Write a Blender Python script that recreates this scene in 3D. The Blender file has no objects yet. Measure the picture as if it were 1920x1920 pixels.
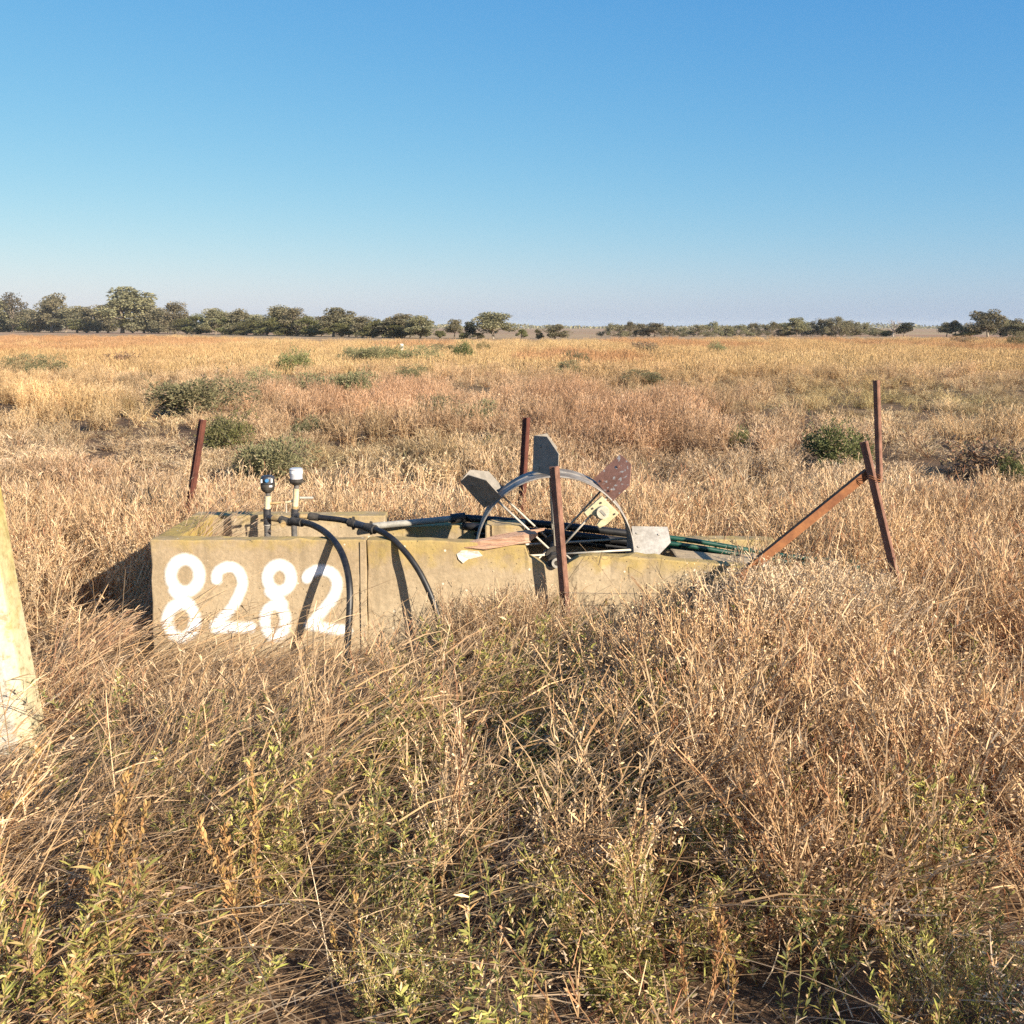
import bpy, bmesh, math, random
import numpy as np
from mathutils import Vector, Matrix

random.seed(11)
rng = np.random.default_rng(11)
PI = math.pi
scene = bpy.context.scene
COL = scene.collection
rad = math.radians

# ------------------------------------------------------------------ camera
CAM_Z, PITCH, HOR = 2.0, rad(5), 613.0
CY = HOR + 1920 * math.tan(PITCH)
cd = bpy.data.cameras.new('camera'); cam = bpy.data.objects.new('camera', cd); COL.objects.link(cam)
cam.location = (0, 0, CAM_Z); cam.rotation_euler = (PI / 2 - PITCH, 0, 0)
cd.sensor_width = 36; cd.sensor_fit = 'HORIZONTAL'; cd.lens = 36.0
cd.shift_y = (CY - 960) / 1920.0
cd.clip_end = 20000; cd.clip_start = 0.05
scene.camera = cam

def P(px, py, Y):
    """point of the place seen at photo pixel (px, py) at distance Y in front of the viewer"""
    u = (px - 960) / 1920.0; v = (CY - py) / 1920.0
    d = Vector((u, math.cos(PITCH) + v * math.sin(PITCH), -math.sin(PITCH) + v * math.cos(PITCH)))
    return Vector((0, 0, CAM_Z)) + d * (Y / d.y)

def ground_Y(py): return CAM_Z * 1920.0 / (py - HOR)

# ------------------------------------------------------------------ sky and sun
SUN_AZ, SUN_EL = rad(45), rad(24)
sd = Vector((math.cos(SUN_EL) * math.sin(SUN_AZ), -math.cos(SUN_EL) * math.cos(SUN_AZ), math.sin(SUN_EL)))
w = bpy.data.worlds.new('World'); scene.world = w; w.use_nodes = True
nt = w.node_tree; nt.nodes.clear()
sky = nt.nodes.new('ShaderNodeTexSky'); sky.sky_type = 'NISHITA'; sky.sun_disc = False
sky.sun_elevation = SUN_EL; sky.sun_rotation = math.atan2(sd.x, sd.y)
sky.air_density = 1.0; sky.dust_density = 0.6; sky.ozone_density = 6.0; sky.altitude = 0
bg = nt.nodes.new('ShaderNodeBackground'); bg.inputs['Strength'].default_value = 0.10
wo = nt.nodes.new('ShaderNodeOutputWorld')
sepc = nt.nodes.new('ShaderNodeSeparateColor'); comc = nt.nodes.new('ShaderNodeCombineColor')
nt.links.new(sky.outputs[0], sepc.inputs[0])
EXPO = 1.1
for i, (raw, want, gam) in enumerate(((1.14, .128, 1.25), (2.40, .400, .74), (4.65, .75, .30))):   # soften the clear-sky gradient channel by channel
    pw = nt.nodes.new('ShaderNodeMath'); pw.operation = 'POWER'; pw.inputs[1].default_value = gam
    ml = nt.nodes.new('ShaderNodeMath'); ml.operation = 'MULTIPLY'; ml.inputs[1].default_value = want / 2 ** EXPO / raw ** gam / .1
    nt.links.new(sepc.outputs[i], pw.inputs[0]); nt.links.new(pw.outputs[0], ml.inputs[0]); nt.links.new(ml.outputs[0], comc.inputs[i])
nt.links.new(comc.outputs[0], bg.inputs[0]); nt.links.new(bg.outputs[0], wo.inputs[0])
ld = bpy.data.lights.new('sun', 'SUN'); lo = bpy.data.objects.new('sun', ld); COL.objects.link(lo)
ld.energy = 5.0; ld.angle = rad(0.6); ld.color = (1.0, 0.89, 0.73)
lo.rotation_euler = sd.to_track_quat('Z', 'Y').to_euler(); lo.location = (6, -8, 9)
scene.view_settings.view_transform = 'Standard'; scene.view_settings.look = 'None'
scene.view_settings.exposure = EXPO; scene.view_settings.gamma = 1
cy = scene.cycles
cy.max_bounces = 4; cy.diffuse_bounces = 2; cy.glossy_bounces = 2; cy.transmission_bounces = 2
cy.transparent_max_bounces = 6; cy.volume_bounces = 0; cy.use_denoising = False
cy.caustics_reflective = False; cy.caustics_refractive = False
scene.render.filter_size = 1.3

# ------------------------------------------------------------------ materials
def newmat(name):
    m = bpy.data.materials.new(name); m.use_nodes = True
    n = m.node_tree.nodes; n.clear()
    return m, n, m.node_tree.links

def ramp(n, stops, interp='LINEAR'):
    r = n.new('ShaderNodeValToRGB'); e = r.color_ramp.elements; r.color_ramp.interpolation = interp
    e[0].position, e[0].color = stops[0][0], (*stops[0][1], 1)
    e[1].position, e[1].color = stops[1][0], (*stops[1][1], 1)
    for p, c in stops[2:]:
        q = e.new(p); q.color = (*c, 1)
    return r

def g3(v): return (v, v, v)

def noise(n, l, scale, detail=4, rough=0.6, vec=None):
    t = n.new('ShaderNodeTexNoise'); t.inputs['Scale'].default_value = scale
    t.inputs['Detail'].default_value = detail; t.inputs['Roughness'].default_value = rough
    if vec is not None: l.new(vec, t.inputs['Vector'])
    return t

def mixc(n, l, fac, a, b, blend='MIX'):
    m = n.new('ShaderNodeMix'); m.data_type = 'RGBA'; m.blend_type = blend
    for s, v in ((m.inputs[0], fac), (m.inputs[6], a), (m.inputs[7], b)):
        if hasattr(v, 'links'): l.new(v, s)
        elif isinstance(v, (int, float)): s.default_value = v
        else: s.default_value = (*v, 1)
    return m.outputs[2]

def maprange(n, l, v, a, b, c=0.0, d=1.0):
    m = n.new('ShaderNodeMapRange'); l.new(v, m.inputs[0])
    for i, x in enumerate((a, b, c, d)): m.inputs[i + 1].default_value = x
    return m.outputs[0]

def mth(n, l, op, a, b=0.0):
    m = n.new('ShaderNodeMath'); m.operation = op
    for s, v in zip(m.inputs, (a, b)):
        if hasattr(v, 'links'): l.new(v, s)
        else: s.default_value = v
    return m.outputs[0]

def finish(m, n, l, colour, rough=0.8, metal=0.0, bump=None, spec=0.3, bstr=0.4, bdist=0.01):
    b = n.new('ShaderNodeBsdfPrincipled'); o = n.new('ShaderNodeOutputMaterial')
    for s, v in ((b.inputs['Base Color'], colour), (b.inputs['Roughness'], rough)):
        if hasattr(v, 'links'): l.new(v, s)
        elif isinstance(v, (int, float)): s.default_value = v
        else: s.default_value = (*v, 1)
    b.inputs['Metallic'].default_value = metal; b.inputs['Specular IOR Level'].default_value = spec
    if bump is not None:
        bp = n.new('ShaderNodeBump'); bp.inputs['Strength'].default_value = bstr; bp.inputs['Distance'].default_value = bdist
        l.new(bump, bp.inputs['Height']); l.new(bp.outputs[0], b.inputs['Normal'])
    l.new(b.outputs[0], o.inputs[0])
    return m

def pos(n): return n.new('ShaderNodeNewGeometry').outputs['Position']

def veg_mat(name, transl=0.22):
    m, n, l = newmat(name)
    a = n.new('ShaderNodeAttribute'); a.attribute_name = 'c'
    c = a.outputs['Color']
    d = n.new('ShaderNodeBsdfDiffuse'); tr = n.new('ShaderNodeBsdfTranslucent'); x = n.new('ShaderNodeMixShader')
    l.new(c, d.inputs[0]); l.new(c, tr.inputs[0]); x.inputs[0].default_value = transl
    l.new(d.outputs[0], x.inputs[1]); l.new(tr.outputs[0], x.inputs[2])
    o = n.new('ShaderNodeOutputMaterial'); l.new(x.outputs[0], o.inputs[0])
    return m

def leaf_mat(name, transl=0.2):
    m, n, l = newmat(name)
    a = n.new('ShaderNodeAttribute'); a.attribute_name = 'c'
    oi = n.new('ShaderNodeObjectInfo')
    hs = n.new('ShaderNodeHueSaturation'); l.new(a.outputs['Color'], hs.inputs['Color'])
    l.new(maprange(n, l, oi.outputs['Random'], 0, 1, 0.75, 1.2), hs.inputs['Value'])
    l.new(maprange(n, l, oi.outputs['Random'], 0, 1, 0.48, 0.515), hs.inputs['Hue'])
    d = n.new('ShaderNodeBsdfDiffuse'); tr = n.new('ShaderNodeBsdfTranslucent'); x = n.new('ShaderNodeMixShader')
    l.new(hs.outputs[0], d.inputs[0]); l.new(hs.outputs[0], tr.inputs[0]); x.inputs[0].default_value = transl
    l.new(d.outputs[0], x.inputs[1]); l.new(tr.outputs[0], x.inputs[2])
    o = n.new('ShaderNodeOutputMaterial'); l.new(x.outputs[0], o.inputs[0])
    return m

M = {}
M['veg'] = veg_mat('dry_plant')
M['leaf'] = leaf_mat('leaf', .3)

def concrete(name, top_z, lichen=1.0, slope=0.0):
    m, n, l = newmat(name); p = pos(n)
    big = noise(n, l, 2.2, 5, 0.62, p); fine = noise(n, l, 38, 4, 0.7, p); med = noise(n, l, 9, 5, 0.65, p)
    base = ramp(n, [(0.3, (.33, .25, .155)), (0.7, (.46, .365, .24))]); l.new(big.outputs[0], base.inputs[0])
    c = mixc(n, l, 0.45, base.outputs[0], ramp_out(n, l, fine.outputs[0], [(0.3, g3(.55)), (0.65, g3(1.15))]), 'MULTIPLY')
    sep = n.new('ShaderNodeSeparateXYZ'); l.new(p, sep.inputs[0])
    # run-off streaks
    mp = n.new('ShaderNodeMapping'); l.new(p, mp.inputs[0]); mp.inputs['Scale'].default_value = (9, 9, 0.7)
    st = noise(n, l, 1.6, 4, 0.6, mp.outputs[0])
    sm = mth(n, l, 'MULTIPLY', maprange(n, l, st.outputs[0], 0.5, 0.72), maprange(n, l, sep.outputs[2], top_z - 0.6, top_z))
    c = mixc(n, l, mth(n, l, 'MULTIPLY', sm, 0.55), c, (.17, .135, .085))
    # lichen along the top edge
    h = mth(n, l, 'ADD', sep.outputs[2], mth(n, l, 'MULTIPLY', mth(n, l, 'SUBTRACT', med.outputs[0], 0.5), 0.22))
    if slope: h = mth(n, l, 'ADD', h, mth(n, l, 'MULTIPLY', sep.outputs[0], slope))
    lm = maprange(n, l, h, top_z - 0.075, top_z + 0.02)
    lcol = ramp(n, [(0.35, (.26, .185, .08)), (0.62, (.40, .29, .08))]); l.new(med.outputs[0], lcol.inputs[0])
    c = mixc(n, l, mth(n, l, 'MULTIPLY', lm, 0.7 * lichen), c, lcol.outputs[0])
    # hair cracks and algae patches
    wv = noise(n, l, 3.0, 3, .6, p); av = n.new('ShaderNodeVectorMath'); av.operation = 'ADD'; l.new(p, av.inputs[0]); l.new(wv.outputs['Color'], av.inputs[1])
    vc = n.new('ShaderNodeTexVoronoi'); vc.feature = 'DISTANCE_TO_EDGE'; vc.inputs['Scale'].default_value = 1.15; l.new(av.outputs[0], vc.inputs['Vector'])
    c = mixc(n, l, mth(n, l, 'MULTIPLY', maprange(n, l, vc.outputs['Distance'], .009, .002), maprange(n, l, big.outputs[0], .48, .56, 0, .6)), c, (.12, .09, .06))
    c = mixc(n, l, mth(n, l, 'MULTIPLY', maprange(n, l, med.outputs[0], .56, .70), .38), c, (.25, .185, .10))
    # pits and pale aggregate
    v = n.new('ShaderNodeTexVoronoi'); v.inputs['Scale'].default_value = 26; l.new(p, v.inputs['Vector'])
    pit = mth(n, l, 'MULTIPLY', maprange(n, l, v.outputs['Distance'], 0.13, 0.09), maprange(n, l, big.outputs[0], 0.42, 0.5))
    c = mixc(n, l, mth(n, l, 'MULTIPLY', pit, 0.75), c, (.10, .075, .05))
    v2 = n.new('ShaderNodeTexVoronoi'); v2.inputs['Scale'].default_value = 11; l.new(p, v2.inputs['Vector'])
    c = mixc(n, l, maprange(n, l, v2.outputs['Distance'], 0.09, 0.06), c, (.62, .54, .42))
    hgt = mth(n, l, 'SUBTRACT', mth(n, l, 'ADD', mth(n, l, 'MULTIPLY', fine.outputs[0], .5), med.outputs[0]), mth(n, l, 'MULTIPLY', pit, 0.6))
    return finish(m, n, l, c, 0.9, bump=hgt, spec=0.15, bstr=0.5, bdist=0.012)

def ramp_out(n, l, v, stops):
    r = ramp(n, stops); l.new(v, r.inputs[0]); return r.outputs[0]

def two_tone(name, a, b, scale, lo=.4, hi=.6, rough=.7, metal=0.0, spec=.3, bstr=.3, detail=5, c3=None, s3=None):
    m, n, l = newmat(name); p = pos(n)
    t = noise(n, l, scale, detail, .65, p)
    c = ramp_out(n, l, t.outputs[0], [(lo, a), (hi, b)])
    f = noise(n, l, scale * 7, 3, .6, p)
    c = mixc(n, l, .35, c, ramp_out(n, l, f.outputs[0], [(.3, g3(.6)), (.7, g3(1.25))]), 'MULTIPLY')
    if c3:
        t3 = noise(n, l, s3, 3, .5, p)
        c = mixc(n, l, maprange(n, l, t3.outputs[0], .60, .63), c, c3)
    return finish(m, n, l, c, rough, metal, f.outputs[0], spec, bstr, .004)

M['rust'] = two_tone('rust', (.13, .064, .044), (.26, .138, .095), 14, .35, .65, .85)
M['rust_orange'] = two_tone('rust_orange', (.15, .058, .026), (.27, .115, .045), 9, .35, .65, .85)
M['rust_dark'] = two_tone('rust_dark', (.07, .024, .017), (.13, .045, .03), 14, .35, .65, .85)  # dark rust, with shade put into the colour of the post behind the wheel
M['galv'] = two_tone('galvanised_steel', (.24, .22, .19), (.42, .395, .35), 9, .3, .62, .7, .0, .22, bstr=.5)
M['rim_steel'] = two_tone('rim_steel', (.17, .145, .12), (.34, .315, .28), 7, .38, .62, .7, .0, .22, bstr=.6)
M['galv_warm'] = two_tone('weathered_steel', (.42, .38, .31), (.58, .53, .44), 20, .35, .65, .6, .1, .4)
M['galv_shaded'] = two_tone('shaded_steel', (.20, .18, .15), (.28, .25, .21), 20, .35, .65, .75, 0, .15)  # darker copy of the galvanised steel, vane shade put into its colour
M['red_paint'] = two_tone('flaking_red_paint', (.21, .105, .070), (.27, .14, .10), 12, .4, .6, .7, c3=(.38, .35, .31), s3=34)
M['poly'] = two_tone('black_poly', (.010, .010, .011), (.034, .031, .028), 9, .45, .7, rough=.45, spec=.45, bstr=.1)
M['poly_dull'] = two_tone('grey_black_plastic', (.035, .032, .028), (.075, .066, .055), 30, rough=.6, bstr=.2)
M['poly_green'] = two_tone('dark_green_plastic', (.006, .045, .03), (.012, .07, .045), 20, rough=.4, spec=.5, bstr=.05)
M['pvc_grey'] = two_tone('grey_plastic', (.24, .23, .20), (.36, .34, .29), 12, rough=.55)
M['riser'] = two_tone('grey_riser', (.09, .085, .08), (.15, .14, .13), 25, rough=.6)
M['cream'] = two_tone('cream_pipe', (.50, .40, .24), (.68, .58, .38), 22, rough=.6)
M['brass'] = two_tone('old_brass', (.30, .20, .09), (.50, .36, .18), 40, rough=.5, metal=.3)
M['cap'] = two_tone('black_cap', (.025, .026, .03), (.05, .05, .055), 30, rough=.4, spec=.5, bstr=.1)
M['silver'] = two_tone('clear_grey_jar', (.38, .38, .40), (.52, .52, .54), 20, rough=.25, spec=.6, bstr=.05)
M['white'] = two_tone('white_label', (.75, .75, .74), (.82, .82, .8), 20, rough=.6)
M['blue'] = two_tone('blue_plastic', (.06, .20, .42), (.08, .26, .5), 20, rough=.4)
M['beige'] = two_tone('beige_casting', (.40, .36, .21), (.54, .49, .31), 24, .35, .65, .65)
M['beige_disc'] = two_tone('grey_beige_disc', (.42, .38, .29), (.50, .46, .36), 30, .35, .65, .6)
M['dark_cast'] = two_tone('dark_casting', (.03, .027, .024), (.07, .06, .05), 20)
M['chip'] = two_tone('fresh_break', (.50, .43, .34), (.72, .64, .53), 30)
M['bark'] = two_tone('gum_bark', (.16, .12, .085), (.30, .25, .19), 1.6, bstr=.2)
M['deadwood'] = two_tone('dead_wood', (.26, .22, .18), (.38, .33, .28), 2, bstr=.2)
M['wire'] = two_tone('old_wire', (.12, .09, .07), (.22, .17, .13), 10)

def timber():
    m, n, l = newmat('split_timber'); p = pos(n)
    mp = n.new('ShaderNodeMapping'); l.new(p, mp.inputs[0]); mp.inputs['Scale'].default_value = (5, 60, 60)
    t = noise(n, l, 1.0, 6, .7, mp.outputs[0])
    c = ramp_out(n, l, t.outputs[0], [(.3, (.17, .085, .05)), (.45, (.42, .25, .16)), (.72, (.56, .37, .25))])
    return finish(m, n, l, c, .9, bump=t.outputs[0], bstr=.8, bdist=.012)
M['timber'] = timber()

def white_post():
    m, n, l = newmat('whitewashed_post'); p = pos(n)
    a = noise(n, l, 24, 5, .7, p); b = noise(n, l, 5, 4, .6, p)
    c = ramp_out(n, l, a.outputs[0], [(.36, (.30, .26, .19)), (.47, (.52, .48, .40)), (.7, (.62, .585, .51))])
    geo = n.new('ShaderNodeNewGeometry'); sp = n.new('ShaderNodeSeparateXYZ'); l.new(geo.outputs['Normal'], sp.inputs[0])
    side = maprange(n, l, sp.outputs[0], .35, .75)
    spz = n.new('ShaderNodeSeparateXYZ'); l.new(p, spz.inputs[0])
    hi = maprange(n, l, mth(n, l, 'ADD', spz.outputs[2], mth(n, l, 'MULTIPLY', b.outputs[0], .5)), .9, 1.5, .55, 1.0)
    ly = ramp_out(n, l, a.outputs[0], [(.35, (.27, .21, .06)), (.65, (.47, .37, .11))])
    c = mixc(n, l, mth(n, l, 'MULTIPLY', side, hi), c, ly)
    c = mixc(n, l, mth(n, l, 'MULTIPLY', maprange(n, l, b.outputs[0], .55, .65), .35), c, (.42, .33, .12))
    return finish(m, n, l, c, .9, bump=a.outputs[0], bstr=.5, bdist=.008)
M['whitepost'] = white_post()

def paint():
    m, n, l = newmat('white_spray_paint'); p = pos(n)
    a = n.new('ShaderNodeAttribute'); a.attribute_name = 'paint'
    f = noise(n, l, 60, 4, .7, p); g = noise(n, l, 14, 3, .6, p)
    v = mth(n, l, 'ADD', a.outputs['Fac'], mth(n, l, 'MULTIPLY', mth(n, l, 'SUBTRACT', f.outputs[0], .5), .5))
    v = mth(n, l, 'ADD', v, mth(n, l, 'MULTIPLY', mth(n, l, 'SUBTRACT', g.outputs[0], .5), .35))
    al = maprange(n, l, v, .12, .95)
    vo = n.new('ShaderNodeTexVoronoi'); vo.inputs['Scale'].default_value = 26; l.new(p, vo.inputs['Vector'])
    al = mth(n, l, 'MULTIPLY', al, maprange(n, l, vo.outputs['Distance'], .05, .08, .3, 1))
    d = n.new('ShaderNodeBsdfDiffuse'); d.inputs[0].default_value = (.86, .85, .82, 1)
    t = n.new('ShaderNodeBsdfTransparent'); x = n.new('ShaderNodeMixShader'); o = n.new('ShaderNodeOutputMaterial')
    l.new(al, x.inputs[0]); l.new(t.outputs[0], x.inputs[1]); l.new(d.outputs[0], x.inputs[2]); l.new(x.outputs[0], o.inputs[0])
    return m
M['paint'] = paint()

def ground_mat():
    m, n, l = newmat('soil_and_litter'); p = pos(n)
    sp = n.new('ShaderNodeSeparateXYZ'); l.new(p, sp.inputs[0])
    a = noise(n, l, 7, 6, .7, p); b = noise(n, l, .35, 5, .6, p); f = noise(n, l, 55, 4, .7, p)
    soil = ramp_out(n, l, a.outputs[0], [(.35, (.065, .040, .025)), (.65, (.165, .105, .062))])
    mp = n.new('ShaderNodeMapping'); l.new(p, mp.inputs[0]); mp.inputs['Scale'].default_value = (.02, .055, 1)
    s = noise(n, l, 1, 5, .6, mp.outputs[0])
    field = ramp_out(n, l, s.outputs[0], [(.35, (.30, .19, .085)), (.52, (.42, .28, .12)), (.7, (.46, .33, .16))])
    c = mixc(n, l, maprange(n, l, sp.outputs[1], 22, 70), soil, field)
    mp2 = n.new('ShaderNodeMapping'); l.new(p, mp2.inputs[0]); mp2.inputs['Scale'].default_value = (.0025, .012, 1)
    s2 = noise(n, l, 1, 4, .6, mp2.outputs[0])
    plain = ramp_out(n, l, s2.outputs[0], [(.36, (.22, .15, .085)), (.48, (.36, .26, .15)), (.60, (.30, .165, .11)), (.74, (.30, .27, .14))])
    c = mixc(n, l, maprange(n, l, sp.outputs[1], 135, 175), c, plain)
    c = mixc(n, l, .5, c, ramp_out(n, l, f.outputs[0], [(.3, g3(.55)), (.7, g3(1.3))]), 'MULTIPLY')
    return finish(m, n, l, c, .95, bump=a.outputs[0], spec=.1, bstr=.6, bdist=.03)
M['ground'] = ground_mat()

# ------------------------------------------------------------------ object helpers
def tag(o, label=None, cat=None, group=None, kind=None):
    if label: o['label'] = label
    if cat: o['category'] = cat
    if group: o['group'] = group
    if kind: o['kind'] = kind
    return o

def thing(name, loc, label, cat, group=None):
    o = bpy.data.objects.new(name, None); COL.objects.link(o); o.location = loc
    o.empty_display_size = .1
    return tag(o, label, cat, group)

def origin_of(o):
    while o.parent: o = o.parent
    return Vector(o.location)

class MB:
    def __init__(s): s.v = []; s.f = []
    def add(s, vs, fs):
        b = len(s.v); s.v += [tuple(x) for x in vs]; s.f += [tuple(i + b for i in f) for f in fs]
    def hexa(s, p):  # 4 bottom (ccw seen from above) then 4 top
        s.add(p, [(3, 2, 1, 0), (4, 5, 6, 7), (0, 1, 5, 4), (1, 2, 6, 5), (2, 3, 7, 6), (3, 0, 4, 7)])
    def box(s, x0, x1, y0, y1, z0, z1):
        s.hexa([(x0, y0, z0), (x1, y0, z0), (x1, y1, z0), (x0, y1, z0), (x0, y0, z1), (x1, y0, z1), (x1, y1, z1), (x0, y1, z1)])
    def prism(s, poly, vec):
        n = len(poly); vec = Vector(vec); a = [Vector(p) for p in poly]; b = [p + vec for p in a]
        s.add(a + b, [tuple(range(n))[::-1], tuple(range(n, 2 * n))] + [(i, (i + 1) % n, n + (i + 1) % n, n + i) for i in range(n)])
    def tube(s, path, r, n=10, caps=True):
        path = [Vector(p) for p in path]; k = len(path)
        rs = r if isinstance(r, (list, tuple)) else [r] * k
        t0 = (path[1] - path[0]).normalized()
        up = Vector((0, 0, 1)) if abs(t0.z) < .9 else Vector((1, 0, 0))
        a = t0.cross(up).normalized(); vs = []
        for i in range(k):
            t = (path[min(i + 1, k - 1)] - path[max(i - 1, 0)]).normalized()
            a = (a - t * a.dot(t)).normalized(); b = t.cross(a)
            vs += [path[i] + (a * math.cos(2 * PI * j / n) + b * math.sin(2 * PI * j / n)) * rs[i] for j in range(n)]
        fs = [(i * n + j, i * n + (j + 1) % n, (i + 1) * n + (j + 1) % n, (i + 1) * n + j) for i in range(k - 1) for j in range(n)]
        if caps: fs += [tuple(range(n))[::-1], tuple(range((k - 1) * n, k * n))]
        s.add(vs, fs)
    def build(s, name, mat, parent=None, smooth=False, bevel=0, jitter=0, cuts=0, attr=None):
        og = origin_of(parent) if parent else Vector((0, 0, 0))
        me = bpy.data.meshes.new(name)
        me.from_pydata([tuple(Vector(v) - og) for v in s.v], [], s.f); me.update()
        if bevel or cuts or not smooth:
            bm = bmesh.new(); bm.from_mesh(me)
            bmesh.ops.recalc_face_normals(bm, faces=bm.faces)
            if cuts:
                for _ in range(cuts):
                    lim = [e for e in bm.edges if e.calc_length() > .11]
                    if lim: bmesh.ops.subdivide_edges(bm, edges=lim, cuts=1, use_grid_fill=True)
            if bevel:
                sharp = [e for e in bm.edges if len(e.link_faces) == 2 and e.calc_face_angle(0) > .5]
                if jitter:
                    seen = {v for e in sharp for v in e.verts}
                    for v in seen:
                        v.co += Vector((random.gauss(0, 1), random.gauss(0, 1), random.gauss(0, 1))) * jitter
                bmesh.ops.bevel(bm, geom=sharp, offset=bevel, segments=2, affect='EDGES', profile=.6)
            bm.to_mesh(me); bm.free()
        if smooth:
            me.polygons.foreach_set('use_smooth', [True] * len(me.polygons))
        me.materials.append(mat)
        o = bpy.data.objects.new(name, me); COL.objects.link(o)
        if parent: o.parent = parent
        return o

def spline(pts, n=6):
    pts = [Vector(p) for p in pts]; out = []
    q = [pts[0] * 2 - pts[1]] + pts + [pts[-1] * 2 - pts[-2]]
    for i in range(1, len(q) - 2):
        for j in range(n):
            t = j / n; a, b, c, d = q[i - 1], q[i], q[i + 1], q[i + 2]
            out.append(.5 * ((2 * b) + (c - a) * t + (2 * a - 5 * b + 4 * c - d) * t * t + (3 * b - a - 3 * c + d) * t ** 3))
    out.append(pts[-1]); return out

# ------------------------------------------------------------------ ground
WALL_Y = 6.0
XL = P(282, 1012, 6.0).x; XJ = P(686, 1012, 6.0).x; XR = P(1455, 1069, 6.0).x
TOPL = P(282, 1012, 6.0).z
def build_ground():
    def axis(lo, hi, step, far, extra):
        a = list(np.arange(lo, hi + 1e-6, step)); v, s = hi, step
        while v < far: s *= 1.35; v += s; a.append(v)
        return a + extra
    xs = axis(0, 6, .15, 2600, []); xs = sorted(set([-x for x in xs] + xs + [XL + .05, XL + .1, XR - .1, XR - .05]))
    ys = [-400, -100, -30, -10, -4, -2, -1] + axis(0, 10, .15, 2600, [6.04, 6.08, 6.84, 6.88])
    ys = sorted(set(ys))
    X, Y = np.meshgrid(np.array(xs), np.array(ys)); 
    Z = .03 * np.sin(X * 1.7 + .6) * np.cos(Y * 1.3) + .02 * np.sin(X * 4.1 + Y * 3.3)
    Z *= np.clip(1 - (np.hypot(X, Y) - 40) / 60, 0, 1)
    pit = (X > XL + .07) & (X < XR - .07) & (Y > 6.06) & (Y < 6.86)
    Z = np.where(pit, -.45, Z)
    nx, ny = len(xs), len(ys)
    vs = np.stack([X, Y, Z], -1).reshape(-1, 3)
    fs = [(j * nx + i, j * nx + i + 1, (j + 1) * nx + i + 1, (j + 1) * nx + i) for j in range(ny - 1) for i in range(nx - 1)]
    me = bpy.data.meshes.new('ground'); me.from_pydata(vs.tolist(), [], fs); me.update(); me.materials.append(M['ground'])
    o = bpy.data.objects.new('ground', me); COL.objects.link(o); tag(o, kind='structure')
build_ground()

# ------------------------------------------------------------------ concrete wheel outlet
M['concrete'] = concrete('old_concrete', TOPL)
M['concrete_yellow'] = concrete('lichen_concrete', TOPL - .13, 1.35)
M['concrete_low'] = concrete('old_concrete_low', P(1250, 1050, 6.0).z, 1.0, 0.03)
def q(px, py, Y): return P(px, py, Y)
out = thing('concrete_outlet', (0, 6.4, 0), 'old lichen stained concrete irrigation outlet with 8282 painted on its front', 'irrigation outlet')
BOT = -.5
ZL = TOPL
mb = MB(); mb.box(XL, XJ, 6.0, 6.10, BOT, ZL)
mb.build('front_wall', M['concrete'], out, bevel=.008, jitter=.0025, cuts=4)
# middle and right of the front wall, one profile with the axle notch
def prof(pts, Y): return [Vector((P(px, py, Y).x, Y, P(px, py, Y).z)) for px, py in pts]
top = prof([(687.5, 1013), (780, 1013), (880, 1017), (985, 1022), (992, 1044), (1030, 1062), (1060, 1060), (1086, 1046), (1110, 1042), (1250, 1049), (1380, 1061), (1455, 1069)], 6.018)
mbw = MB()
for a, b in zip(top[:-1], top[1:]):
    mbw.hexa([(a.x, 6.018, BOT), (b.x, 6.018, BOT), (b.x, 6.12, BOT), (a.x, 6.12, BOT), (a.x, 6.018, a.z), (b.x, 6.018, b.z), (b.x, 6.12, b.z), (a.x, 6.12, a.z)])
def merge(mb, d=1e-5):
    bm = bmesh.new(); vs = [bm.verts.new(v) for v in mb.v]
    for f in mb.f: bm.faces.new([vs[i] for i in f])
    bmesh.ops.remove_doubles(bm, verts=bm.verts, dist=d)
    dup = {}
    for f in bm.faces: dup.setdefault(tuple(sorted(v.index for v in f.verts)), []).append(f)
    bm.verts.index_update(); dup = {}
    for f in bm.faces: dup.setdefault(tuple(sorted(v.index for v in f.verts)), []).append(f)
    kill = [f for g in dup.values() if len(g) > 1 for f in g]
    bmesh.ops.delete(bm, geom=kill, context='FACES')
    bm.verts.index_update(); r = MB(); r.v = [v.co[:] for v in bm.verts]; r.f = [tuple(v.index for v in f.verts) for f in bm.faces]
    bm.free(); return r
merge(mbw).build('front_wall', M['concrete_low'], out, bevel=.008, jitter=.0025, cuts=3)
mb = MB(); mb.box(XL + .0, XL + .145, 6.103, 6.777, BOT, ZL - .002); mb.build('side_wall', M['concrete_yellow'], out, bevel=.008, jitter=.002, cuts=3)
xr1 = P(722, 967, 6.78).x
mb = MB(); mb.box(XL, xr1, 6.78, 6.93, BOT, ZL); mb.build('rear_wall', M['concrete'], out, bevel=.008, jitter=.002, cuts=3)
xp = P(905, 985, 6.62).x
z2 = P(760, 985, 6.80).z
mb = MB(); mb.box(xr1 + .003, P(985, 1000, 6.8).x, 6.80, 6.93, BOT, z2 - .005)
mb.build('rear_wall', M['concrete_low'], out, bevel=.008, jitter=.002, cuts=3)
mb = MB(); mb.box(P(985, 1000, 6.8).x + .003, P(1455, 1000, 6.8).x, 6.82, 6.95, BOT, P(1200, 1012, 6.82).z)
mb.build('rear_wall', M['concrete_low'], out, bevel=.008, jitter=.002, cuts=3)
# pier beside the wheel that shades the rear wall
mb = MB(); mb.box(P(910, 985, 6.66).x, P(985, 985, 6.66).x, 6.60, 6.797, BOT, P(905, 984, 6.62).z)
mb.build('pier', M['concrete'], out, bevel=.012, jitter=.004, cuts=2)
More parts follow.
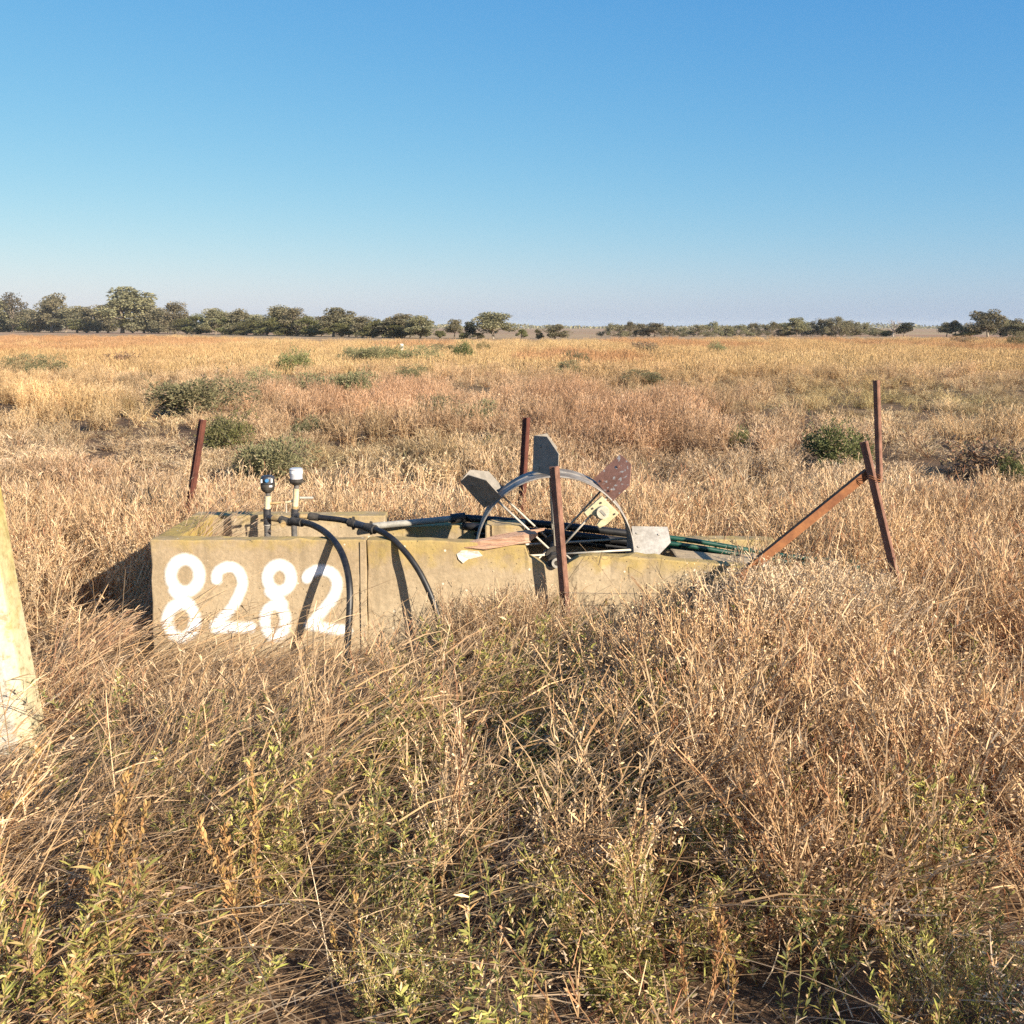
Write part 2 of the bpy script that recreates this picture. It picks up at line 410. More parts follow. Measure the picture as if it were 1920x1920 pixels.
# thick abutment on the right of the wheel
a, b = P(1272, 1052, 6.125), P(1455, 1069, 6.125)
mb = MB(); mb.hexa([(a.x, 6.123, BOT), (b.x, 6.123, BOT), (b.x, 6.45, BOT), (a.x, 6.45, BOT), (a.x, 6.123, a.z), (b.x, 6.123, b.z), (b.x, 6.45, b.z), (a.x, 6.45, a.z + .01)])
mb.build('abutment', M['concrete'], out, bevel=.015, jitter=.003, cuts=2)
mb = MB(); mb.box(b.x - .12, b.x - .002, 6.453, 6.797, BOT, b.z - .02); mb.build('side_wall', M['concrete'], out, bevel=.01, jitter=.003, cuts=2)
# raised edge strip beside the joint
mb = MB(); mb.box(XJ - .035, XJ - .001, 5.992, 5.9995, .02, ZL - .012); mb.build('joint_strip', M['concrete'], out, bevel=.002)
# broken pale corner below the plank
c0 = P(878, 1043, 6.0)
mb = MB()
ring = [(-.075, .012), (-.045, .028), (.0, .03), (.06, .022), (.085, .0), (.06, -.012), (.0, -.018), (-.03, -.045), (-.06, -.025)]
mb.prism([(c0.x + dx, 6.012, c0.z + dz) for dx, dz in ring], (0, .012, 0)); mb.build('broken_patch', M['chip'], out, bevel=.003, jitter=.003)

# painted digits
def digit(name, strokes, hw):
    pts = [[Vector((P(x / 3 + 240, y / 3 + 820, 6.0).x, 0, P(x / 3 + 240, y / 3 + 820, 6.0).z)) for x, y in s] for s in strokes]
    hw = hw / 3 / 1920 * 6.0
    segs = np.array([[(a.x, a.z, b.x, b.z)] for s in pts for a, b in zip(s[:-1], s[1:])]).reshape(-1, 4)
    x0, x1 = segs[:, [0, 2]].min() - hw * 2.2, segs[:, [0, 2]].max() + hw * 2.2
    z0, z1 = segs[:, [1, 3]].min() - hw * 2.2, segs[:, [1, 3]].max() + hw * 2.2
    st = .005; gx = np.arange(x0, x1, st); gz = np.arange(z0, z1, st)
    X, Z = np.meshgrid(gx, gz); D = np.full(X.shape, 9.0)
    for ax, az, bx, bz in segs:
        L = (bx - ax) ** 2 + (bz - az) ** 2 + 1e-12
        t = np.clip(((X - ax) * (bx - ax) + (Z - az) * (bz - az)) / L, 0, 1)
        D = np.minimum(D, np.hypot(X - ax - t * (bx - ax), Z - az - t * (bz - az)))
    val = np.clip(1.15 - (D - hw * .44) / (hw * .95), 0, 1.5)
    nx = len(gx); vs, fs, vals, idx = [], [], [], {}
    for j in range(len(gz) - 1):
        for i in range(nx - 1):
            if D[j:j + 2, i:i + 2].min() < hw * 2.0:
                f = []
                for (jj, ii) in ((j, i), (j, i + 1), (j + 1, i + 1), (j + 1, i)):
                    k = (jj, ii)
                    if k not in idx:
                        idx[k] = len(vs); vs.append((gx[ii], 5.994, gz[jj])); vals.append(float(val[jj, ii]))
                    f.append(idx[k])
                fs.append(tuple(f))
    og = origin_of(out); me = bpy.data.meshes.new(name)
    me.from_pydata([tuple(Vector(v) - og) for v in vs], [], fs)
    at = me.attributes.new('paint', 'FLOAT', 'POINT'); at.data.foreach_set('value', vals)
    me.materials.append(M['paint']); o = bpy.data.objects.new(name, me); COL.objects.link(o); o.parent = out
    return o
def ell(cx, cy, rx, ry, a0=0, a1=360, n=36):
    return [(cx + rx * math.cos(rad(a0 + (a1 - a0) * i / n)), cy + ry * math.sin(rad(a0 + (a1 - a0) * i / n))) for i in range(n + 1)]
digit('painted_digit', [ell(323, 775, 80, 90), ell(302, 1028, 78, 94), [(262, 858), (300, 905), (350, 940)]], 30)
two_a = spline([Vector((x, y, 0)) for x, y in [(500, 798), (508, 755), (560, 728), (618, 745), (645, 805), (632, 870), (590, 950), (530, 1020), (490, 1066)]], 5)
digit('painted_digit', [[(v.x, v.y) for v in two_a], [(492, 1060), (560, 1064), (695, 1064)], [(492, 1072), (690, 1070)]], 27)
digit('painted_digit', [ell(853, 790, 66, 74), ell(830, 1030, 58, 86), [(800, 865), (845, 905), (870, 940)]], 29)
two_b = spline([Vector((x, y, 0)) for x, y in [(1008, 790), (1030, 762), (1085, 745), (1148, 762), (1176, 820), (1160, 890), (1105, 965), (1045, 1035), (1025, 1056)]], 5)
digit('painted_digit', [[(v.x, v.y) for v in two_b], [(1022, 1052), (1110, 1070), (1235, 1086)]], 28)

# ------------------------------------------------------------------ water wheel
AX = P(1041, 1041, 6.2); R0, R1 = .484, .727; YF, YB = 6.2, 6.57; YM = (YF + YB) / 2
wh = thing('water_wheel', AX, 'rusty metering water wheel with bent steel vanes standing in the concrete outlet', 'water wheel')
def rp(r, th, y, t=0.0):
    return Vector((AX.x + r * math.cos(th) - t * math.sin(th), y, AX.z + r * math.sin(th) + t * math.cos(th)))
mb = MB(); N = 96
prof_r = [(R0, YF), (R0 + .006, YF + .004), (R0 + .006, YM - .012), (R0 + .012, YM), (R0 + .006, YM + .012), (R0 + .006, YB - .004), (R0, YB), (R0 - .003, YB - .01), (R0 - .003, YF + .01)]
k = len(prof_r)
mb.add([rp(r, 2 * PI * i / N, y) for i in range(N) for r, y in prof_r],
       [(i * k + j, i * k + (j + 1) % k, ((i + 1) % N) * k + (j + 1) % k, ((i + 1) % N) * k + j) for i in range(N) for j in range(k)])
rim = mb.build('rim', M['rim_steel'], wh, smooth=False)
TH = [rad(a) for a in (-1, 43.5, 88, 132, 178, 223, 268, 313)]
S = .15
for i, th in enumerate(TH):
    mb = MB()
    for (y0, y1, sg) in ((YF, YM, 1), (YB, YM, -1)):
        poly = [rp(R0 + .004, th, y0), rp(R1 - .10, th, y0), rp(R1 - .005, th, y0 + (y1 - y0) * .48, S * .48), rp(R1 - .012, th, y1, S), rp(R0 + .004, th, y1, S)]
        nrm = (poly[1] - poly[0]).cross(poly[4] - poly[0]).normalized() * .005
        mb.prism(poly, nrm)
        for r_, f_ in ((R0 + .035, .3), (R0 + .035, .75), (R0 + .17, .72)):
            c_ = rp(r_, th, y0 + (y1 - y0) * f_, S * f_); e_ = nrm.normalized(); mb.tube([c_ - e_ * .006, c_ + e_ * .011], .009, 6)
    o = mb.build('vane', {1: M['red_paint'], 0: M['galv']}.get(i, M['galv_shaded'] if i in (2, 3) else M['galv']), wh)
    if i == 1: o['label'] = 'vane with flaking red paint'
for th in TH:
    for y in (YF + .02, YB - .02):
        mb = MB(); mb.tube([rp(.045, th + .08, y), rp(R0 - .004, th + .08, y)], .0068, 8)
        mb.build('spoke', M['galv_warm'], wh, smooth=True)
mb = MB(); mb.tube([(AX.x, 5.99, AX.z), (AX.x, 6.79, AX.z)], .024, 16); mb.build('axle', M['dark_cast'], wh)
for y in (YF + .02, YB - .02):
    mb = MB(); mb.tube([(AX.x, y - .015, AX.z), (AX.x, y + .015, AX.z)], .055, 20); mb.build('hub', M['dark_cast'], wh)
mb = MB(); mb.prism([(AX.x + dx, 6.02, AX.z + dz) for dx, dz in [(-.05, -.06), (.05, -.06), (.05, .01), (.03, .043), (-.03, .043), (-.05, .01)]], (0, .09, 0))
be = mb.build('bearing', M['dark_cast'], wh, bevel=.006)
mb = MB()
for i in range(24):
    a0, a1 = 2 * PI * i / 24, 2 * PI * (i + 1) / 24
    pr = [(.016, 0), (.030, 0), (.030, .014), (.016, .014)]
    for j in range(4):
        (r_a, y_a), (r_b, y_b) = pr[j], pr[(j + 1) % 4]
        def pt(r, y, a): return (AX.x + r * math.cos(a), 5.984 + y, AX.z + r * math.sin(a))
        mb.add([pt(r_a, y_a, a0), pt(r_b, y_b, a0), pt(r_b, y_b, a1), pt(r_a, y_a, a1)], [(0, 1, 2, 3)])
mb.build('bearing_ring', M['galv'], be)
# revolution counter plate bolted inside the rim
cc = P(1130, 960, 6.17); e1 = (P(1161, 966, 6.17) - P(1127, 929, 6.17)).normalized(); e2 = Vector((e1.z, 0, -e1.x)) * -1
def cp(a, b, d=0): return cc + e1 * a + e2 * b + Vector((0, d, 0))
mb = MB()
ol = [(-.075, .062), (.075, .068), (.075, -.035), (.062, -.082), (.035, -.082), (.030, -.045), (-.02, -.055), (-.04, -.065), (-.04, -.090), (-.075, -.085)]
mb.prism([cp(a, b) for a, b in ol], (0, .03, 0)); ctr = mb.build('counter_plate', M['beige'], wh, bevel=.004)
mb = MB(); n = 28
mb.add([cp(.041 * math.cos(2 * PI * i / n), .041 * math.sin(2 * PI * i / n), -.002) for i in range(n)] + [cp(.038 * math.cos(2 * PI * i / n), .038 * math.sin(2 * PI * i / n), -.03) for i in range(n)],
       [(i, (i + 1) % n, n + (i + 1) % n, n + i) for i in range(n)] + [tuple(range(n, 2 * n))])
mb.build('counter_disc', M['beige_disc'], ctr)
mb = MB(); mb.prism([cp(a, b, -.0335) for a, b in [(-.022, -.007), (.022, -.007), (.022, .007), (-.022, .007)]], (0, .003, 0)); mb.build('counter_window', M['pvc_grey'], ctr)
for a, b in ((-.058, -.03), (.058, .045), (-.05, .03)):
    mb = MB(); mb.tube([cp(a, b, -.006), cp(a, b, .0)], .006, 10); mb.build('bolt', M['dark_cast'], ctr)

# ------------------------------------------------------------------ pipes, valves, hoses
def cyl(parent, name, mat, p0, p1, r0, r1=None, n=18):
    mb = MB(); mb.tube([p0, p1], [r0, r1 if r1 else r0], n); return mb.build(name, mat, parent, smooth=False, bevel=.0015)
def lathe(parent, name, mat, base, prof, n=24, tilt=(0, 0)):
    mb = MB(); k = len(prof); vs = []
    for r, z in prof:
        for i in range(n):
            a = 2 * PI * i / n; vs.append((base.x + r * math.cos(a) + tilt[0] * z, base.y + r * math.sin(a) + tilt[1] * z, base.z + z))
    fs = [(j * n + i, j * n + (i + 1) % n, (j + 1) * n + (i + 1) % n, (j + 1) * n + i) for j in range(k - 1) for i in range(n)]
    fs += [tuple(range(n))[::-1], tuple(range((k - 1) * n, k * n))]
    mb.add(vs, fs); return mb.build(name, mat, parent)
YV = 6.42
b1 = P(502, 1010, YV); v1 = thing('air_valve', (b1.x, b1.y, -.3), 'air valve with black domed cap and blue button on cream pipe', 'valve', 'pipe valves on the outlet')
def zr(row, Y=YV): return P(502, row, Y).z
cyl(v1, 'riser', M['riser'], (b1.x, YV, -.45), (b1.x, YV, zr(984)), .021)
cyl(v1, 'tee', M['cap'], (b1.x, YV, zr(985)), (b1.x, YV, zr(954)), .0245)
cyl(v1, 'tee_branch', M['cap'], (b1.x, YV, zr(969)), (b1.x + .045, YV - .035, zr(970)), .020)
cyl(v1, 'collar', M['galv'], (b1.x, YV, zr(984.5)), (b1.x, YV, zr(983)), .0255)
cyl(v1, 'pipe', M['cream'], (b1.x + .002, YV, zr(954)), (b1.x + .006, YV, zr(930)), .0195)
top1 = Vector((b1.x + .007, YV, zr(930)))
lathe(v1, 'neck', M['riser'], top1, [(.014, 0), (.014, .028)])
lathe(v1, 'cup', M['poly_dull'], top1 + Vector((0, 0, .022)), [(.020, 0), (.034, .010), (.042, .024), (.0435, .036), (.0455, .037), (.0455, .056)])
cap1 = lathe(v1, 'cap', M['cap'], top1 + Vector((0, 0, .079)), [(.041, 0), (.044, .004), (.044, .035), (.040, .045), (.030, .052), (.012, .055)])
def ybit(parent, name, mat, c, wx, wz, d=.006):
    mb = MB(); mb.box(c.x - wx, c.x + wx, c.y, c.y + d, c.z - wz, c.z + wz); return mb.build(name, mat, parent, bevel=.0012)
cyl(cap1, 'button', M['blue'], top1 + Vector((.006, -.052, .105)), top1 + Vector((.006, -.038, .105)), .0115)
ybit(cap1, 'label_plate', M['white'], top1 + Vector((-.030, -.036, .100)), .005, .011)
ybit(cap1, 'label_plate', M['white'], top1 + Vector((.033, -.035, .103)), .005, .013)
ybit(v1, 'label_plate', M['white'], top1 + Vector((.028, -.043, .068)), .009, .006, .008)
b2 = P(552, 1010, YV); v2 = thing('air_valve', (b2.x, b2.y, -.3), 'air valve with clear grey jar top on taller cream pipe', 'valve', 'pipe valves on the outlet')
cyl(v2, 'riser', M['riser'], (b2.x, YV, -.45), (b2.x, YV, zr(976)), .0185)
cyl(v2, 'tee', M['cap'], (b2.x + .003, YV, zr(978)), (b2.x + .007, YV, zr(954)), .024)
cyl(v2, 'tee_branch', M['cap'], (b2.x + .005, YV, zr(966)), (b2.x + .045, YV - .03, zr(967)), .019)
cyl(v2, 'union', M['brass'], (b2.x + .008, YV, zr(954)), (b2.x + .009, YV, zr(949)), .0215)
cyl(v2, 'pipe', M['cream'], (b2.x + .009, YV, zr(949)), (b2.x + .018, YV, zr(916)), .0190)
top2 = Vector((b2.x + .019, YV, zr(916)))
lathe(v2, 'neck', M['riser'], top2, [(.016, 0), (.016, .030)])
lathe(v2, 'cup', M['poly_dull'], top2 + Vector((0, 0, .026)), [(.026, 0), (.041, .014), (.0435, .020), (.0435, .036)])
jar = lathe(v2, 'jar', M['silver'], top2 + Vector((0, 0, .063)), [(.040, 0), (.0405, .055), (.042, .056), (.042, .062), (.034, .068)])
lathe(jar, 'jar_band', M['white'], top2 + Vector((0, 0, .098)), [(.0412, 0), (.0412, .017)])
# small gate lever between the valves
cyl(v1, 'lever', M['brass'], (b1.x + .02, YV, zr(944)), (b1.x + .085, YV + .01, zr(943)), .009)
cyl(v2, 'lever', M['cream'], (b2.x - .005, YV + .01, zr(940)), (b2.x - .055, YV + .01, zr(943)), .008)
cyl(v2, 'lever_arm', M['galv_warm'], (b2.x - .052, YV + .01, zr(940)), (b2.x - .05, YV + .012, zr(962)), .004)
cyl(v2, 'handle', M['pvc_grey'], (b2.x + .03, YV + .03, zr(935)), (b2.x + .115, YV + .05, zr(936)), .0085)

h1pts = [q(560, 978, 6.30), q(585, 984, 6.2), q(612, 1000, 6.06), q(636, 1028, 5.90), q(650, 1065, 5.77), q(656, 1110, 5.68), q(654, 1170, 5.62), q(648, 1245, 5.59), q(642, 1300, 5.58)]
h1 = thing('hose', h1pts[-1], 'thick black hose arching from the black capped valve down past the last painted 2', 'hose', 'black hoses')
mb = MB(); mb.tube(spline(h1pts), .0195, 14); mb.build('pipe', M['poly'], h1, smooth=True)
cyl(h1, 'nipple', M['brass'], (b1.x + .043, YV - .034, zr(970)), q(527, 974, 6.36), .019)
cyl(h1, 'elbow', M['poly_dull'], q(526, 974, 6.365), q(546, 980, 6.335), .026, .024)
cyl(h1, 'plug', M['brass'], q(530, 979, 6.35), q(531, 984, 6.30), .019)
cyl(h1, 'coupling', M['poly_dull'], q(546, 977, 6.33), q(567, 980, 6.27), .025, .027)
h2pts = [q(590, 969.5, 6.39), q(640, 975, 6.33), q(672, 984, 6.24), q(700, 991, 6.15), q(730, 1006, 6.04), q(760, 1035, 5.95), q(785, 1070, 5.9), q(805, 1110, 5.86), q(820, 1150, 5.83), q(828, 1190, 5.81), q(832, 1250, 5.8)]
h2 = thing('hose', h2pts[-1], 'black hose with a joiner drooping over the wall right of the concrete joint', 'hose', 'black hoses')
mb = MB(); mb.tube(spline(h2pts), .018, 14); mb.build('pipe', M['poly'], h2, smooth=True)
cyl(h2, 'nipple', M['brass'], (b2.x + .043, YV - .029, zr(967)), q(581, 968, 6.395), .018)
cyl(h2, 'coupling', M['poly_dull'], q(580, 968, 6.395), q(598, 970, 6.385), .026, .023)
cyl(h2, 'joiner_nut', M['poly_dull'], q(655, 979, 6.295), q(668, 983, 6.26), .028, .026)
cyl(h2, 'joiner', M['cap'], q(668, 983, 6.26), q(686, 988, 6.20), .024)
cyl(h2, 'joiner_nut', M['poly_dull'], q(686, 988, 6.20), q(703, 993, 6.14), .026, .029)
for (x, y, Y) in ((662, 981, 6.27), (695, 990, 6.17)):
    for s in (-1, 1):
        c = q(x, y, Y); mb = MB(); mb.hexa([c + Vector(v) for v in [(-.012, -.004, s * .022), (.012, -.004, s * .022), (.012, .004, s * .022), (-.012, .004, s * .022), (-.004, -.004, s * .042), (.010, -.004, s * .040), (.010, .004, s * .040), (-.004, .004, s * .042)]])
        mb.build('nut_lug', M['poly_dull'], h2)
# pipes lying across the outlet behind the wheel
pz = [q(692, 987, 6.70), q(770, 980, 6.76), q(852, 972, 6.82)]
g = thing('grey_pipe', pz[0], 'pale grey pipe lying on the rear wall left of the wheel', 'pipe')
mb = MB(); mb.tube(spline(pz), .022, 12); mb.build('pipe', M['pvc_grey'], g, smooth=True)
cyl(g, 'collar', M['poly'], q(845, 973, 6.815), q(872, 970, 6.835), .034)
for i, (dy, dz, m, lab) in enumerate([(0, 0, 'poly', 'black pipe passing behind the wheel spokes, uppermost of the three'),
                                     (-.05, -.045, 'poly', 'black pipe passing behind the wheel spokes, middle one of the three'),
                                     (-.02, -.095, 'poly', 'black pipe passing behind the wheel spokes, lowest of the three')]):
    pts = [q(868, 971, 6.86), q(960, 978, 6.80), q(1080, 989, 6.75), q(1200, 1003, 6.74)]
    pts = [p + Vector((0, dy, dz)) for p in pts]
    t = thing('black_pipe', pts[0], lab, 'pipe', 'black pipes behind the wheel')
    mb = MB(); mb.tube(spline(pts), .026, 12); mb.build('pipe', M['poly'], t, smooth=True)
for i, (dy, dz, lab) in enumerate([(0, 0, 'dark green pipe right of the wheel, top one of the bundle'), (-.03, -.034, 'dark green pipe right of the wheel, nearest one of the bundle'),
                                   (.01, -.068, 'dark green pipe right of the wheel, farthest one of the bundle')]):
    pts = [q(1196, 1001, 6.72), q(1300, 1014, 6.70), q(1430, 1036, 6.70), q(1520, 1048, 6.70), q(1610, 1053, 6.66)]
    pts = [p + Vector((0, dy, dz)) for p in pts]
    t = thing('green_pipe', pts[0], lab, 'pipe', 'green pipes beside the wheel')
    mb = MB(); mb.tube(spline(pts), .0165, 12); mb.build('pipe', M['poly_green'], t, smooth=True)

# split timber lying on the wall top
tb = q(925, 1012, 6.06); t = thing('timber_plank', tb, 'splintered reddish timber lying on the wall top left of the wheel', 'timber')
mb = MB()
for (pts, wd, th_, y0) in (([(862, 1022), (900, 1017), (945, 1013), (985, 1007), (1006, 1002)], .058, .052, 6.045), ([(880, 1020), (930, 1010), (970, 1002), (1020, 992)], .040, .036, 6.085), ([(872, 1026), (915, 1024), (960, 1019), (992, 1014)], .034, .026, 6.022)):
    k = len(pts); vs = []
    for i_, (px, py) in enumerate(pts):
        c = q(px, py, y0); f_ = .25 if i_ == 0 else (.55 if i_ == k - 1 else 1) * random.uniform(.85, 1.15)
        for dy, dz in ((-.5, -.5), (.5, -.5), (.5, .35), (.1, .5), (-.5, .3)):
            vs.append((c.x + random.uniform(-.012, .012), c.y + dy * wd * f_ + random.uniform(-.004, .004), c.z + dz * th_ * f_ + random.uniform(-.004, .004)))
    n = 5
    mb.add(vs, [(j_ * n + i_, j_ * n + (i_ + 1) % n, (j_ + 1) * n + (i_ + 1) % n, (j_ + 1) * n + i_) for j_ in range(k - 1) for i_ in range(n)] + [tuple(range(n))[::-1], tuple(range((k - 1) * n, k * n))])
mb.build('plank', M['timber'], t)

# ------------------------------------------------------------------ steel pickets
def picket(p0, p1, wdt, rot, mat, label, parent_name='fence_post', holes=True):
    """star section picket from base p0 to top p1"""
    t = thing(parent_name, (p0.x, p0.y, p0.z), label, 'fence post', 'rusty steel fence posts')
    ax = (p1 - p0).normalized(); L = (p1 - p0).length
    a = ax.cross(Vector((0, 1, 0))).normalized(); b = ax.cross(a)
    th = .0045; mb = MB(); ring = []
    for i in range(3):
        an = rot + i * 2 * PI / 3; d = Vector((math.cos(an), math.sin(an))); nn = Vector((-d.y, d.x))
        le = wdt * (.62 if i else .5)
        d2 = Vector((math.cos(an + PI / 3), math.sin(an + PI / 3)))
        ring += [d * le - nn * th, d * le + nn * th, d2 * th * 2.0]
    mb.prism([p0 + a * r.x + b * r.y for r in ring], ax * L)
    for k_ in range(int(L / .22)):                                    # punched and twisted wire holes along the rib
        c_ = p1 - ax * (.09 + .22 * k_); d = Vector((math.cos(rot), math.sin(rot))); nn = Vector((-d.y, d.x)); m_ = d * wdt * .30
        mb.tube([c_ + a * (m_ - nn * .0075).x + b * (m_ - nn * .0075).y, c_ + a * (m_ + nn * .0075).x + b * (m_ + nn * .0075).y], .006, 6)
    mb.build('post', mat, t); return t
def wpt(px, py, Y, z=None):
    p = P(px, py, Y); return Vector((p.x, p.y, p.z if z is None else z))
picket(wpt(1073, 1290, 5.90), wpt(1040, 875, 5.86), .050, rad(98), M['rust'], 'rusty steel post standing in front of the wheel, leaning slightly left')
picket(wpt(1692, 1130, 5.75), wpt(1621, 828, 5.85), .045, rad(98), M['rust'], 'rusty steel post leaning left with a diagonal brace tied to it')
picket(wpt(1650, 905, 8.6), wpt(1644, 713, 8.6), .050, rad(84), M['rust'], 'upright rusty post, tallest of all, behind the diagonal brace')
picket(wpt(350, 975, 8.1), wpt(379, 787, 8.1), .058, rad(-20), M['rust_dark'], 'dark red steel post leaning right behind the left end of the outlet')
picket(wpt(975, 1000, 8.0), wpt(987, 783, 8.0), .060, rad(-20), M['rust_dark'], 'rusty post behind the wheel, coloured dark for its shaded side, left of the top vane')
# diagonal brace of angle iron
p0, p1 = wpt(1295, 1158, 5.72), wpt(1630, 886, 5.86)
t = thing('brace', p0, 'orange rusty angle iron brace sloping from the right post down to the outlet', 'brace')
ax = (p1 - p0).normalized(); up = Vector((-ax.z, 0, ax.x)).normalized(); bk = ax.cross(up)
mb = MB()
f0 = p0 - up * .025
sgn = 1 if bk.y > 0 else -1
mb.prism([f0, f0 + up * .047, f0 + up * .047 + bk * sgn * .045, f0 + up * .0435 + bk * sgn * .045, f0 + up * .0425 + bk * sgn * .004, f0 + bk * sgn * .004], ax * (p1 - p0).length)
mb.build('angle_iron', M['rust_orange'], t)
# tie wire round post and brace
mb = MB()
for k2, z in ((0, 0), (1, .012)):
    c = P(1636, 894, 5.83) + Vector((0, 0, -z)); mb.tube([c + Vector((.045 * math.cos(a) , .045 * math.sin(a), .012 * math.sin(2 * a))) for a in np.linspace(0, 2 * PI, 17)], .0022, 6)
mb.build('tie_wire', M['rust_orange'], t)
# fence wires
def wire(pts, label, r=.0016):
    t = MB(); t.tube(spline(pts, 5), r, 5); o = t.build('fence_wire', M['wire']); tag(o, label, 'wire', 'plain fence wires'); return o
wire([wpt(1058, 1111, 5.84), wpt(1200, 1113, 5.82), wpt(1400, 1108, 5.80), wpt(1668, 1046, 5.79)], 'thin fence wire between the two front posts, upper one')
wire([wpt(1064, 1192, 5.85), wpt(1250, 1198, 5.83), wpt(1450, 1180, 5.80), wpt(1680, 1100, 5.77)], 'thin fence wire between the two front posts, lower one')

# ------------------------------------------------------------------ whitewashed concrete post
YP = 4.7
c_bot = P(48, 1480, YP); c_top = P(-62, 905, YP)
t = thing('concrete_post', (c_bot.x, YP, 0), 'whitewashed concrete post with yellow lichen leaning at the left edge', 'post')
axp = (c_top - c_bot).normalized(); rt = Vector((axp.z, 0, -axp.x)); hw = .105; dp = Vector((0, 1, 0))
sec = [(-hw, -.06), (-hw + .03, -.09), (hw - .055, -.09), (hw, -.045), (hw, .09), (-hw, .09)]
base = c_bot - axp * .25
mb = MB(); mb.prism([base + rt * a + dp * b for a, b in sec], axp * ((c_top - c_bot).length + .25 + .12))
mb.build('post', M['whitepost'], t, bevel=.006, jitter=.002, cuts=3)
w0 = P(78, 1345, 4.6)
wire([P(-40, 1318, 4.58), P(10, 1322, 4.58), P(60, 1338, 4.62), P(110, 1352, 4.72)], 'short broken wire crossing the whitewashed post', .002)

# ------------------------------------------------------------------ vegetation toolkit
class Veg:
    def __init__(s): s.v = []; s.f = []; s.c = []; s.n = 0
    def ribbons(s, pts, wd, side, col):
        n, k, _ = pts.shape
        o = side[:, None, :] * (wd[..., None] * .5)
        vv = np.stack([pts - o, pts + o], 2).reshape(-1, 3)
        b = (np.arange(n) * 2 * k)[:, None] + 2 * np.arange(k - 1)[None, :]
        fs = np.stack([b, b + 1, b + 3, b + 2], -1).reshape(-1, 4) + s.n
        s.v.append(vv); s.f.append(fs); s.c.append(np.repeat(col, 2 * k, 0)); s.n += len(vv)
    def leaves(s, base, dr, L, W, col, droop=.2, prof=(.3, 1, .08)):
        n = len(base); dr = dr / (np.linalg.norm(dr, axis=1, keepdims=True) + 1e-9)
        t = np.array([0, .5, 1.0]); pts = base[:, None, :] + dr[:, None, :] * (L[:, None] * t)[..., None]
        pts[..., 2] -= droop * L[:, None] * t ** 2
        sd_ = np.cross(dr, rng.normal(size=(n, 3))); sd_ /= np.linalg.norm(sd_, axis=1, keepdims=True) + 1e-9
        s.ribbons(pts, W[:, None] * np.array(prof), sd_, col)
    def mesh(s, name, mat):
        V = np.concatenate(s.v); F = np.concatenate(s.f); C = np.concatenate(s.c)
        me = bpy.data.meshes.new(name); me.vertices.add(len(V)); me.vertices.foreach_set('co', V.astype(np.float32).ravel())
        me.loops.add(F.size); me.loops.foreach_set('vertex_index', F.ravel().astype(np.int32))
        me.polygons.add(len(F)); me.polygons.foreach_set('loop_start', (np.arange(len(F)) * 4).astype(np.int32))
        me.update(calc_edges=True)
        at = me.attributes.new('c', 'FLOAT_COLOR', 'POINT')
        at.data.foreach_set('color', np.concatenate([C, np.ones((len(C), 1))], 1).astype(np.float32).ravel())
        me.materials.append(mat); return me

def pal(n, cols, jit=.16):
    cols = np.array(cols); c = cols[rng.integers(0, len(cols), n)]
    return c * (1 + rng.normal(0, jit, (n, 1))).clip(.5, 1.6)

STRAW = [(.60, .43, .255), (.67, .505, .32), (.55, .385, .22), (.46, .31, .175)]
PALE = [(.71, .565, .39), (.64, .50, .335), (.56, .43, .28)]
RED = [(.40, .215, .12), (.46, .27, .155), (.34, .17, .10)]
BROWN = [(.27, .145, .08), (.21, .105, .06), (.33, .19, .105)]
GOLD = [(.54, .385, .195), (.60, .44, .24), (.48, .33, .165)]
GREEN = [(.17, .185, .07), (.22, .22, .075), (.14, .155, .07), (.30, .28, .09)]
YGREEN = [(.31, .285, .085), (.38, .32, .10), (.25, .245, .075)]
ORANGE = [(.42, .25, .11), (.48, .31, .13), (.35, .19, .085)]
GREY = [(.33, .245, .165), (.40, .30, .205), (.26, .18, .12)]
OLIVE = [(.22, .215, .11), (.27, .255, .13), (.34, .30, .16), (.17, .17, .09)]

